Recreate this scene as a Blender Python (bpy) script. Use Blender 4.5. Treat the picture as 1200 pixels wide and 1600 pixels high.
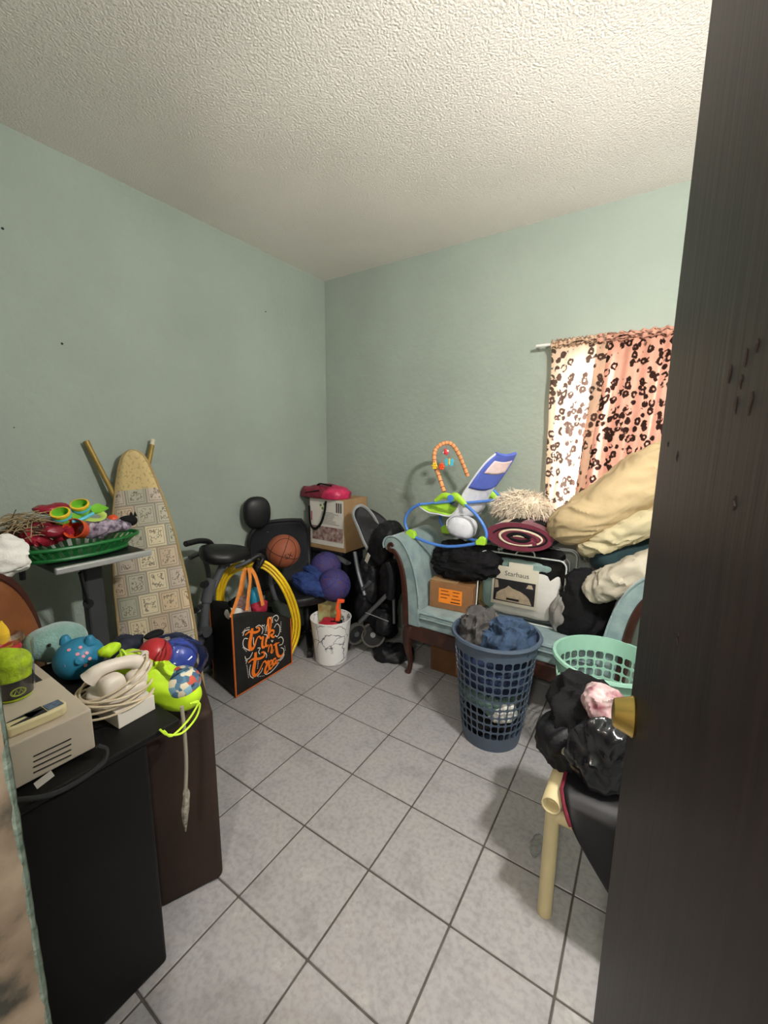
import bpy, math, random
from mathutils import Vector, Matrix, noise

for _o in list(bpy.data.objects):
    bpy.data.objects.remove(_o, do_unlink=True)
SC = bpy.context.scene
COL = SC.collection
V = Vector
PI = math.pi
random.seed(7)

# ------------------------------------------------------------------ camera
CW = V((2.58973195, -2.92307565, 1.58207226))
RW = V((0.83161976, 0.55527107, 0.00908956))
UW = V((-0.09779945, 0.13032168, 0.98663647))
WW = V((-0.54666612, 0.82139534, -0.16268328))
FPX = 645.3378
cd = bpy.data.cameras.new('camera')
cam = bpy.data.objects.new('camera', cd)
COL.objects.link(cam)
m3 = Matrix((RW, UW, -WW)).transposed()
cam.matrix_world = Matrix.Translation(CW) @ m3.to_4x4()
cd.sensor_fit = 'VERTICAL'
cd.sensor_height = 24.0
cd.sensor_width = 18.0
cd.lens = 24.0 * FPX / 1600.0
cd.clip_start = 0.02
SC.camera = cam

# ------------------------------------------------------------------ light
LAMP = V((3.0, -1.85, 2.45))
LAMP_W = 86.0
HALL_W = 38.0
SKY = 9.0
wd = bpy.data.worlds.new('daylight')
SC.world = wd
wd.use_nodes = True
wb = wd.node_tree.nodes['Background']
wb.inputs[0].default_value = (0.93, 0.96, 1.0, 1)
wb.inputs[1].default_value = SKY
SC.view_settings.view_transform = 'Standard'
SC.view_settings.look = 'None'
SC.view_settings.gamma = 1.0
SC.view_settings.use_curve_mapping = False
SC.view_settings.exposure = 1.08


def P(px, py, **k):
    """a photo measurement turned into a room point on a known plane or at a known distance"""
    d = WW + RW * ((px - 600) / FPX) - UW * ((py - 800) / FPX)
    (a, v), = k.items()
    if a == 'd':
        return CW + d * v
    i = 'xyz'.index(a)
    return CW + d * ((v - CW[i]) / d[i])


# ------------------------------------------------------------------ materials
def lin(h):
    h = h.lstrip('#')
    out = []
    for i in (0, 2, 4):
        c = int(h[i:i + 2], 16) / 255
        out.append(c / 12.92 if c <= 0.04045 else ((c + 0.055) / 1.055) ** 2.4)
    return out


MATS = {}


def mat(name, col='#808080', rough=.6, metal=0., var=.12, vs=9., bump=0., bs=60., spec=.4, trans=0., coat=0.,
        alpha=1., sheen=0., emit=0., ior=1.45, col2=None, detail=4.):
    if name in MATS:
        return MATS[name]
    m = bpy.data.materials.new(name)
    m.use_nodes = True
    nt = m.node_tree
    N, L = nt.nodes, nt.links
    b = N['Principled BSDF']
    c = lin(col)
    tc = N.new('ShaderNodeTexCoord')
    nz = N.new('ShaderNodeTexNoise')
    nz.inputs['Scale'].default_value = vs
    nz.inputs['Detail'].default_value = detail
    L.new(tc.outputs['Object'], nz.inputs['Vector'])
    cr = N.new('ShaderNodeValToRGB')
    c2 = lin(col2) if col2 else [min(1, x * (1 + var)) for x in c]
    c1 = c if col2 else [x * (1 - var) for x in c]
    cr.color_ramp.elements[0].color = (*c1, 1)
    cr.color_ramp.elements[1].color = (*c2, 1)
    cr.color_ramp.elements[0].position = .32
    cr.color_ramp.elements[1].position = .68
    L.new(nz.outputs['Fac'], cr.inputs['Fac'])
    L.new(cr.outputs['Color'], b.inputs['Base Color'])
    b.inputs['Roughness'].default_value = rough
    b.inputs['Metallic'].default_value = metal
    b.inputs['Specular IOR Level'].default_value = spec
    b.inputs['Transmission Weight'].default_value = trans
    b.inputs['IOR'].default_value = ior
    b.inputs['Coat Weight'].default_value = coat
    b.inputs['Alpha'].default_value = alpha
    b.inputs['Sheen Weight'].default_value = sheen
    if emit:
        L.new(cr.outputs['Color'], b.inputs['Emission Color'])
        b.inputs['Emission Strength'].default_value = emit
    if bump:
        n2 = N.new('ShaderNodeTexNoise')
        n2.inputs['Scale'].default_value = bs
        n2.inputs['Detail'].default_value = 5
        L.new(tc.outputs['Object'], n2.inputs['Vector'])
        bp = N.new('ShaderNodeBump')
        bp.inputs['Strength'].default_value = bump
        bp.inputs['Distance'].default_value = .01
        L.new(n2.outputs['Fac'], bp.inputs['Height'])
        L.new(bp.outputs['Normal'], b.inputs['Normal'])
    MATS[name] = m
    return m


def tree(m):
    return m.node_tree.nodes, m.node_tree.links, m.node_tree.nodes['Principled BSDF']


# ------------------------------------------------------------------ mesh helpers
def spline(pts, n=8, closed=False):
    pts = [V(p) for p in pts]
    out = []
    k = len(pts)
    rng = k if closed else k - 1
    for i in range(rng):
        if closed:
            p0, p1, p2, p3 = pts[i - 1], pts[i], pts[(i + 1) % k], pts[(i + 2) % k]
        else:
            p1, p2 = pts[i], pts[i + 1]
            p0 = pts[i - 1] if i else p1 + (p1 - p2)
            p3 = pts[i + 2] if i + 2 < k else p2 + (p2 - p1)
        for j in range(n):
            t = j / n
            out.append(.5 * ((2 * p1) + (p2 - p0) * t + (2 * p0 - 5 * p1 + 4 * p2 - p3) * t * t + (3 * p1 - p0 - 3 * p2 + p3) * t ** 3))
    if not closed:
        out.append(pts[-1].copy())
    return out


def resamp(vals, n):
    out = []
    for i in range(n):
        t = i / (n - 1) * (len(vals) - 1)
        a = min(int(t), len(vals) - 2)
        out.append(vals[a] + (vals[a + 1] - vals[a]) * (t - a))
    return out


def frame(origin, xa, za):
    """matrix with X along xa and Z as near za as possible"""
    x = V(xa).normalized()
    z = V(za)
    z = (z - x * z.dot(x)).normalized()
    y = z.cross(x)
    M = Matrix((x, y, z)).transposed().to_4x4()
    M.translation = V(origin)
    return M


class MB:
    def __init__(s, xf=None):
        s.v, s.f, s.m, s.uv = [], [], [], {}
        s.xf = xf

    def _a(s, vs, fs, m=0, uvs=None):
        o = len(s.v)
        s.v += [s.xf @ V(v) if s.xf else V(v) for v in vs]
        for i, f in enumerate(fs):
            if uvs:
                s.uv[len(s.f)] = uvs[i]
            s.f.append([o + k for k in f])
            s.m.append(m)
        return s

    def box(s, lo, hi, m=0, M=None):
        (a, b, c), (d, e, g) = lo, hi
        vs = [V(p) for p in ((a, b, c), (d, b, c), (d, e, c), (a, e, c), (a, b, g), (d, b, g), (d, e, g), (a, e, g))]
        if M:
            vs = [M @ v for v in vs]
        return s._a(vs, [(0, 3, 2, 1), (4, 5, 6, 7), (0, 1, 5, 4), (1, 2, 6, 5), (2, 3, 7, 6), (3, 0, 4, 7)], m)

    def tube(s, pts, r, n=10, closed=False, caps=True, m=0, flat=1.0, up=None):
        pts = [V(p) for p in pts]
        k = len(pts)
        rs = resamp(r, k) if isinstance(r, (list, tuple)) else [r] * k
        tn = []
        for i in range(k):
            if closed:
                t = pts[(i + 1) % k] - pts[i - 1]
            else:
                t = pts[min(i + 1, k - 1)] - pts[max(i - 1, 0)]
            tn.append(t.normalized() if t.length > 1e-9 else V((0, 0, 1)))
        nrm = V(up) if up else (V((0, 0, 1)) if abs(tn[0].z) < .9 else V((1, 0, 0)))
        vs = []
        for i in range(k):
            if up:
                nrm = V(up)
            nrm = nrm - tn[i] * nrm.dot(tn[i])
            if nrm.length < 1e-6:
                nrm = tn[i].orthogonal()
            nrm.normalize()
            bn = tn[i].cross(nrm)
            for j in range(n):
                a = 2 * PI * j / n
                vs.append(pts[i] + (bn * math.cos(a) + nrm * math.sin(a) * flat) * rs[i])
        fs = []
        for i in range(k if closed else k - 1):
            for j in range(n):
                a, b = i * n + j, i * n + (j + 1) % n
                c, d = ((i + 1) % k) * n + (j + 1) % n, ((i + 1) % k) * n + j
                fs.append((a, b, c, d))
        if caps and not closed:
            fs.append(tuple(range(n - 1, -1, -1)))
            fs.append(tuple((k - 1) * n + j for j in range(n)))
        return s._a(vs, fs, m)

    def lathe(s, prof, n=32, c=(0, 0, 0), M=None, sx=1., sy=1., m=0, closed=False, caps=False):
        vs = []
        for r, z in prof:
            for j in range(n):
                a = 2 * PI * j / n
                p = V((r * math.cos(a) * sx, r * math.sin(a) * sy, z))
                p = (M @ p) if M else p + V(c)
                vs.append(p)
        fs = []
        k = len(prof)
        for i in range(k - 1 + (1 if closed else 0)):
            i2 = (i + 1) % k
            for j in range(n):
                fs.append((i * n + j, i * n + (j + 1) % n, i2 * n + (j + 1) % n, i2 * n + j))
        if caps:
            if prof[0][0] > 1e-6:
                fs.append(tuple(range(n - 1, -1, -1)))
            if prof[-1][0] > 1e-6:
                fs.append(tuple((k - 1) * n + j for j in range(n)))
        return s._a(vs, fs, m)

    def grid(s, fn, nu, nv, wrap=False, m=0):
        vs = [fn(i / nu, j / nv) for j in range(nv + 1) for i in range(nu + (0 if wrap else 1))]
        w = nu if wrap else nu + 1
        fs, uvs = [], []
        for j in range(nv):
            for i in range(nu):
                i2 = (i + 1) % w if wrap else i + 1
                fs.append((j * w + i, j * w + i2, (j + 1) * w + i2, (j + 1) * w + i))
                u0, u1, v0, v1 = i / nu, (i + 1) / nu, j / nv, (j + 1) / nv
                uvs.append(((u0, v0), (u1, v0), (u1, v1), (u0, v1)))
        return s._a(vs, fs, m, uvs)

    def prism(s, out, M, t, m=0):
        """2D outline (in local XY of M) extruded t along local Z"""
        k = len(out)
        vs = [M @ V((x, y, 0)) for x, y in out] + [M @ V((x, y, t)) for x, y in out]
        fs = [tuple(range(k - 1, -1, -1)), tuple(range(k, 2 * k))]
        fs += [(i, (i + 1) % k, k + (i + 1) % k, k + i) for i in range(k)]
        return s._a(vs, fs, m)

    def band(s, pts, w, M, t, m=0):
        """flat ribbon along 2D pts (local XY), width w (number or list), thickness t: lettering strokes"""
        k = len(pts)
        ws = resamp(w, k) if isinstance(w, (list, tuple)) else [w] * k
        vs = []
        for i in range(k):
            a, b = pts[max(i - 1, 0)], pts[min(i + 1, k - 1)]
            dx, dy = b[0] - a[0], b[1] - a[1]
            l = math.hypot(dx, dy) or 1
            nx, ny = -dy / l * ws[i] / 2, dx / l * ws[i] / 2
            x, y = pts[i][0], pts[i][1]
            vs += [M @ V((x + nx, y + ny, t)), M @ V((x - nx, y - ny, t))]
        fs = [(2 * i, 2 * i + 1, 2 * i + 3, 2 * i + 2) for i in range(k - 1)]
        return s._a(vs, fs, m)

    def blob(s, c, r, seed=0, amp=.1, fr=3., e=1., M=None, nu=40, nv=24, floor=None, fold=0., ff=6., m=0, warp=.6, fdir=(1, 1, 1)):
        """soft crumpled body: superellipsoid with noise and creased folds; metres"""
        c = V(c)
        sd = V((seed * 7.13, seed * 3.71, seed * 5.37))

        def sp(x, p):
            return math.copysign(abs(x) ** p, x)

        def fn(u, v):
            th, ph = 2 * PI * u, PI * (v - .5)
            d = V((sp(math.cos(ph), e) * sp(math.cos(th), e), sp(math.cos(ph), e) * sp(math.sin(th), e), sp(math.sin(ph), e)))
            p = V((d.x * r[0], d.y * r[1], d.z * r[2]))
            q = (M.to_3x3() @ p if M else p)
            w = q * fr + sd
            k = noise.noise(w) * amp * 2
            if fold:
                g = V((q.x * fdir[0], q.y * fdir[1], q.z * fdir[2])) * ff + sd
                g = g + V((noise.noise(g * .5), noise.noise(g * .5 + V((9, 0, 0))), noise.noise(g * .5 + V((0, 9, 0))))) * warp * 2
                k += fold * ((1 - abs(noise.noise(g)) * 2.2) ** 1 + .5 * (1 - abs(noise.noise(g * 2.1)) * 2.2) - .7)
            dn = (M.to_3x3() @ d if M else d)
            q = q + dn.normalized() * k + c
            if floor is not None and q.z < floor:
                q.z = floor + (q.z - floor) * .02
            return q
        return s.grid(fn, nu, nv, wrap=True, m=m)

    def sphere(s, c, r, n=24, M=None, m=0):
        k = n // 2
        return s.lathe([(max(1e-7, r * math.sin(PI * i / k)), -r * math.cos(PI * i / k)) for i in range(k + 1)], n, c, M, m=m)

    def build(s, name, mats, parent=None, smooth=True, bevel=0., seg=2, sub=0, solid=0., ang=40):
        lo = V((min(v.x for v in s.v), min(v.y for v in s.v), min(v.z for v in s.v)))
        hi = V((max(v.x for v in s.v), max(v.y for v in s.v), max(v.z for v in s.v)))
        c = (lo + hi) / 2
        if parent is None:
            c.z = lo.z
        me = bpy.data.meshes.new(name)
        me.from_pydata([v - c for v in s.v], [], s.f)
        if not isinstance(mats, (list, tuple)):
            mats = [mats]
        for mm in mats:
            me.materials.append(mm)
        if len(mats) > 1:
            me.polygons.foreach_set('material_index', s.m)
        if s.uv:
            ul = me.uv_layers.new(name='UVMap')
            for fi, uvs in s.uv.items():
                for k, li in enumerate(me.polygons[fi].loop_indices):
                    ul.data[li].uv = uvs[k]
        me.validate()
        me.update()
        if smooth:
            me.polygons.foreach_set('use_smooth', [True] * len(me.polygons))
            try:
                me.set_sharp_from_angle(angle=math.radians(ang))
            except Exception:
                pass
        o = bpy.data.objects.new(name, me)
        COL.objects.link(o)
        o.location = c
        WORLD[o.name] = Matrix.Translation(c)
        if parent is not None:
            o.parent = parent
            o.matrix_parent_inverse = WORLD[parent.name].inverted()
        if solid:
            md = o.modifiers.new('thickness', 'SOLIDIFY')
            md.thickness = solid
            md.offset = 0
        if bevel:
            md = o.modifiers.new('bevel', 'BEVEL')
            md.width = bevel
            md.segments = seg
            md.limit_method = 'ANGLE'
            md.angle_limit = math.radians(35)
        if sub:
            md = o.modifiers.new('subdivision', 'SUBSURF')
            md.levels = sub
            md.render_levels = sub
        return o


WORLD = {}


def tag(o, label, cat, group=None):
    o['label'] = label
    o['category'] = cat
    if group:
        o['group'] = group
    return o


def thing(name, label, cat, loc, group=None):
    o = bpy.data.objects.new(name, None)
    COL.objects.link(o)
    o.empty_display_size = .05
    o.location = V(loc)
    WORLD[o.name] = Matrix.Translation(V(loc))
    return tag(o, label, cat, group)


def struct(o):
    o['kind'] = 'structure'
    return o


def text_mb(mb, string, size, M, t=.0006, m=0, sx=1.0):
    """flat lettering, laid on the local XY plane of M, centred"""
    cu = bpy.data.curves.new('lettering', 'FONT')
    cu.body = string
    cu.size = size
    cu.align_x = 'CENTER'
    cu.align_y = 'CENTER'
    cu.resolution_u = 3
    ob = bpy.data.objects.new('lettering_source', cu)
    COL.objects.link(ob)
    dg = bpy.context.evaluated_depsgraph_get()
    dg.update()
    me = bpy.data.meshes.new_from_object(ob.evaluated_get(dg))
    mb._a([M @ V((v.co.x * sx, v.co.y, t)) for v in me.vertices], [tuple(p.vertices) for p in me.polygons], m)
    bpy.data.objects.remove(ob, do_unlink=True)
    bpy.data.curves.remove(cu)
    bpy.data.meshes.remove(me)
    return mb


def circle(c, r, ax, n=32, r2=None):
    ax = V(ax).normalized()
    a = ax.orthogonal().normalized()
    b = ax.cross(a)
    return [V(c) + a * r * math.cos(2 * PI * i / n) + b * (r2 or r) * math.sin(2 * PI * i / n) for i in range(n)]


def lathe_m(o, ax):
    """matrix whose Z runs along ax, at o"""
    z = V(ax).normalized()
    x = z.orthogonal().normalized()
    M = Matrix((x, z.cross(x), z)).transposed().to_4x4()
    M.translation = V(o)
    return M

# ------------------------------------------------------------------ the room
H = 2.973
XR, YF, YO, YH = 3.9, -2.78, -2.93, -4.3       # right wall, front wall inner and outer face, far side of the hall
DX0, DX1, DH = 1.85, 2.72, 2.44                 # doorway
WX0, WX1, WZ0, WZ1 = 2.03, 2.86, 1.08, 2.10     # window opening


def plaster(name, col, bump, sc, rough=.85, stain=.06, dist=.004):
    m = bpy.data.materials.new(name)
    m.use_nodes = True
    N, L, b = tree(m)
    g = N.new('ShaderNodeNewGeometry')
    n1 = N.new('ShaderNodeTexNoise'); n1.inputs['Scale'].default_value = 1.6; n1.inputs['Detail'].default_value = 6
    L.new(g.outputs['Position'], n1.inputs['Vector'])
    cr = N.new('ShaderNodeValToRGB')
    c = lin(col)
    cr.color_ramp.elements[0].color = (*[x * (1 - stain) for x in c], 1)
    cr.color_ramp.elements[1].color = (*[x * (1 + stain) for x in c], 1)
    cr.color_ramp.elements[0].position = .35; cr.color_ramp.elements[1].position = .65
    L.new(n1.outputs['Fac'], cr.inputs['Fac']); L.new(cr.outputs['Color'], b.inputs['Base Color'])
    n2 = N.new('ShaderNodeTexNoise'); n2.inputs['Scale'].default_value = sc; n2.inputs['Detail'].default_value = 6
    n2.inputs['Roughness'].default_value = .62
    n3 = N.new('ShaderNodeTexVoronoi'); n3.inputs['Scale'].default_value = sc * .9
    ad = N.new('ShaderNodeMath'); ad.operation = 'SUBTRACT'
    for q in (n2, n3):
        L.new(g.outputs['Position'], q.inputs['Vector'])
    L.new(n2.outputs['Fac'], ad.inputs[0])
    mu = N.new('ShaderNodeMath'); mu.operation = 'MULTIPLY'; mu.inputs[1].default_value = .35
    L.new(n3.outputs['Distance'], mu.inputs[0]); L.new(mu.outputs[0], ad.inputs[1])
    bp = N.new('ShaderNodeBump'); bp.inputs['Strength'].default_value = bump; bp.inputs['Distance'].default_value = dist
    L.new(ad.outputs[0], bp.inputs['Height']); L.new(bp.outputs['Normal'], b.inputs['Normal'])
    b.inputs['Roughness'].default_value = rough
    b.inputs['Specular IOR Level'].default_value = .25
    return m


m_wall = plaster('sage_plaster', '#99A399', .7, 26, stain=.05, dist=.006)
m_ceil = plaster('popcorn_ceiling', '#ECE7DE', 1.0, 110, stain=.03, dist=.008, rough=.95)
m_hall = plaster('hall_plaster', '#B8A890', .5, 30)

# tiles: one shared material that varies by object
m_tile = bpy.data.materials.new('grey_ceramic_tile'); m_tile.use_nodes = True
N, L, b = tree(m_tile)
g = N.new('ShaderNodeNewGeometry'); oi = N.new('ShaderNodeObjectInfo')
ofs = N.new('ShaderNodeVectorMath'); ofs.operation = 'MULTIPLY_ADD'
cx = N.new('ShaderNodeCombineXYZ'); L.new(oi.outputs['Random'], cx.inputs[0]); L.new(oi.outputs['Random'], cx.inputs[1])
ofs.inputs[1].default_value = (37, 53, 0)
L.new(cx.outputs[0], ofs.inputs[0]); L.new(g.outputs['Position'], ofs.inputs[2])
na = N.new('ShaderNodeTexNoise'); na.inputs['Scale'].default_value = 7; na.inputs['Detail'].default_value = 8; na.inputs['Roughness'].default_value = .68
nb = N.new('ShaderNodeTexNoise'); nb.inputs['Scale'].default_value = 55; nb.inputs['Detail'].default_value = 4
for q in (na, nb):
    L.new(ofs.outputs[0], q.inputs['Vector'])
cr = N.new('ShaderNodeValToRGB')
es = cr.color_ramp.elements
es[0].position = .30; es[0].color = (*lin('#949291'), 1)
es[1].position = .74; es[1].color = (*lin('#B8B8B8'), 1)
e = es.new(.50); e.color = (*lin('#A5A3A4'), 1)
e = es.new(.60); e.color = (*lin('#A6A2A0'), 1)
L.new(na.outputs['Fac'], cr.inputs['Fac'])
mx = N.new('ShaderNodeMix'); mx.data_type = 'RGBA'; mx.blend_type = 'MULTIPLY'; mx.inputs[0].default_value = .28
cr2 = N.new('ShaderNodeValToRGB'); cr2.color_ramp.elements[0].position = .36; cr2.color_ramp.elements[1].position = .56
cr2.color_ramp.elements[0].color = (.45, .43, .42, 1)
L.new(nb.outputs['Fac'], cr2.inputs['Fac'])
L.new(cr.outputs['Color'], mx.inputs[6]); L.new(cr2.outputs['Color'], mx.inputs[7])
L.new(mx.outputs[2], b.inputs['Base Color'])
b.inputs['Roughness'].default_value = .42
bp = N.new('ShaderNodeBump'); bp.inputs['Strength'].default_value = .25; bp.inputs['Distance'].default_value = .003
L.new(na.outputs['Fac'], bp.inputs['Height']); L.new(bp.outputs['Normal'], b.inputs['Normal'])
m_grout = mat('dark_grout', '#56524D', .9, var=.2, vs=20, bump=.3, bs=80)

fl = MB().box((-.1, YH, -.08), (XR + .1, .1, -.0035)).build('floor', m_grout, smooth=False)
struct(fl)
T0, TA, TS = V((1.4966, -2.1863)), -.011, .33
ta, tb = V((math.cos(TA), -math.sin(TA))), V((math.sin(TA), math.cos(TA)))


def clip(poly, lo, hi):
    for ax in (0, 1):
        for lim, sg in ((lo[ax], 1), (hi[ax], -1)):
            out = []
            for i, p in enumerate(poly):
                q = poly[(i + 1) % len(poly)]
                dp, dq = sg * (p[ax] - lim), sg * (q[ax] - lim)
                if dp >= 0:
                    out.append(p)
                if dp * dq < 0:
                    t = dp / (dp - dq)
                    out.append((p[0] + (q[0] - p[0]) * t, p[1] + (q[1] - p[1]) * t))
            poly = out
            if not poly:
                return poly
    return poly


tile_me = None
for i in range(-8, 10):
    for j in range(-4, 8):
        c = T0 + ta * (TS * (i + .5)) + tb * (TS * (j + .5))
        h = TS / 2 - .0035
        q = [c + ta * (h * a) + tb * (h * d) for a, d in ((-1, -1), (1, -1), (1, 1), (-1, 1))]
        q = [(p.x, p.y) for p in q]
        w = clip(q, (.003, -3.35), (XR, -.003))
        if len(w) < 3:
            continue
        xs = [p[0] for p in w]; ys = [p[1] for p in w]
        if max(xs) - min(xs) < .02 or max(ys) - min(ys) < .02:
            continue
        full = len(w) == 4 and all(abs(a[0] - d[0]) + abs(a[1] - d[1]) < 1e-6 for a, d in zip(w, q))
        dz = random.uniform(-.0006, .0006)
        if full and tile_me:
            o = bpy.data.objects.new('tile', tile_me); COL.objects.link(o)
            o.location = (c.x, c.y, TZ + dz)
            o.parent = fl; o.matrix_parent_inverse = WORLD[fl.name].inverted()
            md = o.modifiers.new('bevel', 'BEVEL'); md.width = .002; md.segments = 1; md.limit_method = 'ANGLE'
        else:
            o = MB().prism(w, Matrix.Translation((0, 0, -.012)), .012).build('tile', m_tile, fl, smooth=False, bevel=.002, seg=1)
            if full:
                tile_me = o.data; TZ = o.location.z
                o.location.x, o.location.y = c.x, c.y

# walls, ceiling, hall beyond the doorway
wl = struct(MB().box((-.15, YH, 0), (0, .15, H)).build('wall_left', m_wall, smooth=False))
bk = MB()
for a, d, z0, z1 in ((0, WX0, 0, H), (WX1, XR, 0, H), (WX0, WX1, 0, WZ0), (WX0, WX1, WZ1, H)):
    bk.box((a, 0, z0), (d, .15, z1))
struct(bk.build('wall_back', m_wall, smooth=False))
struct(MB().box((XR, YH, 0), (XR + .15, .15, H)).build('wall_right', m_wall, smooth=False))
struct(MB().box((-.15, YH - .15, H), (XR + .15, .15, H + .1)).build('ceiling', m_ceil, smooth=False))
struct(MB().box((0, YH - .15, 0), (XR, YH, H)).build('wall_hall', m_hall, smooth=False))
wf = MB()
for a, d, z0 in ((0, DX0, 0), (DX1, XR, 0), (DX0, DX1, DH)):
    wf.box((a, YO, z0), (d, YF, H))
m_front = plaster('sage_plaster_front', '#99A399', .7, 26)
struct(wf.build('wall_front', m_front, smooth=False))

# worn doorway jamb: beige peeling reveal with a rough sage paint edge
m_jamb = bpy.data.materials.new('peeling_jamb'); m_jamb.use_nodes = True
N, L, b = tree(m_jamb)
g = N.new('ShaderNodeNewGeometry')
n1 = N.new('ShaderNodeTexNoise'); n1.inputs['Scale'].default_value = 9; n1.inputs['Detail'].default_value = 7
L.new(g.outputs['Position'], n1.inputs['Vector'])
cr = N.new('ShaderNodeValToRGB'); es = cr.color_ramp.elements
es[0].position = .34; es[0].color = (*lin('#4A4A44'), 1)
es[1].position = .70; es[1].color = (*lin('#B7A693'), 1)
e = es.new(.42); e.color = (*lin('#8D7D6C'), 1)
e = es.new(.56); e.color = (*lin('#A99886'), 1)
L.new(n1.outputs['Fac'], cr.inputs['Fac']); L.new(cr.outputs['Color'], b.inputs['Base Color'])
bp = N.new('ShaderNodeBump'); bp.inputs['Strength'].default_value = .6; bp.inputs['Distance'].default_value = .01
L.new(n1.outputs['Fac'], bp.inputs['Height']); L.new(bp.outputs['Normal'], b.inputs['Normal'])
b.inputs['Roughness'].default_value = .8
jb = MB().grid(lambda u, v: V((DX0 + .006 + .004 * noise.noise(V((u * 6, v * 30, 1))), YO - .005 + (YF - YO + .0) * u, DH * v)), 8, 90)
struct(jb.build('trim_1', m_jamb))
m_chip = mat('chipped_sage_paint', '#86968C', .8, var=.4, vs=60, bump=.6, bs=60, col2='#5E6F66')
je = MB().tube([V((DX0 + .003 + .003 * noise.noise(V((i * .9, 0, 0))), YF - .004, DH * i / 120)) for i in range(121)],
               [.0052 + .002 * noise.noise(V((i * .7, 4, 0))) for i in range(121)], 7)
struct(je.build('trim_2', m_chip))

# nail holes in the left wall
m_hole = mat('nail_hole_dark', '#2A2E2B', .9)
for px, py, r in ((97, 537, .006), (415, 487, .005), (4, 357, .006), (22, 668, .003)):
    p = P(px, py, x=0)
    MB().lathe([(r, 0), (r * .8, .003), (.0005, .004)], 8, M=lathe_m(p, (1, 0, 0))).build('nail', m_hole, wl)

# window: white frame, mullion, two panes
w1 = struct(thing('window_1', 'x', 'x', ((WX0 + WX1) / 2, .05, WZ0)))
del w1['label'], w1['category']
m_white = mat('white_paint', '#E4E2DC', .5, var=.04)
fr = MB()
for a, d, z0, z1 in ((WX0, WX0 + .04, WZ0, WZ1), (WX1 - .04, WX1, WZ0, WZ1), (WX0, WX1, WZ0, WZ0 + .04), (WX0, WX1, WZ1 - .04, WZ1)):
    fr.box((a, .03, z0), (d, .12, z1))
fr.build('window_frame', m_white, w1, smooth=False, bevel=.004)
MB().box(((WX0 + WX1) / 2 - .018, .04, WZ0 + .04), ((WX0 + WX1) / 2 + .018, .10, WZ1 - .04)).build('mullion', m_white, w1, smooth=False, bevel=.003)
MB().box((WX0 - .0, -.0, WZ0 - .03), (WX1, .03, WZ0)).build('window_sill', m_white, w1, smooth=False, bevel=.004)
m_pane = mat('window_glass', '#F4F8FA', .02, trans=1, var=.0, spec=.5, ior=1.05)
for k in (0, 1):
    a = WX0 + .04 if k == 0 else (WX0 + WX1) / 2 + .018
    d = (WX0 + WX1) / 2 - .018 if k == 0 else WX1 - .04
    MB().box((a, .068, WZ0 + .04), (d, .073, WZ1 - .04)).build('pane', m_pane, w1, smooth=False)

# curtain rod and two leopard panels
m_rod = mat('white_rod', '#D9D8D2', .4, var=.05)
rod = thing('curtain_rod', 'thin white metal curtain rod above the window', 'curtain rod', (2.4, -.075, 2.2))
r0 = P(838, 541, y=-.08)
ZR = r0.z
MB().tube([(r0.x, -.08, ZR), (3.05, -.08, ZR)], .009, 10).build('pole', m_rod, rod)
for x in (r0.x + .004, 3.04):
    MB().tube([(x, -.085, ZR), (x, 0, ZR)], .007, 8).build('bracket', m_rod, rod)


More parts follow.
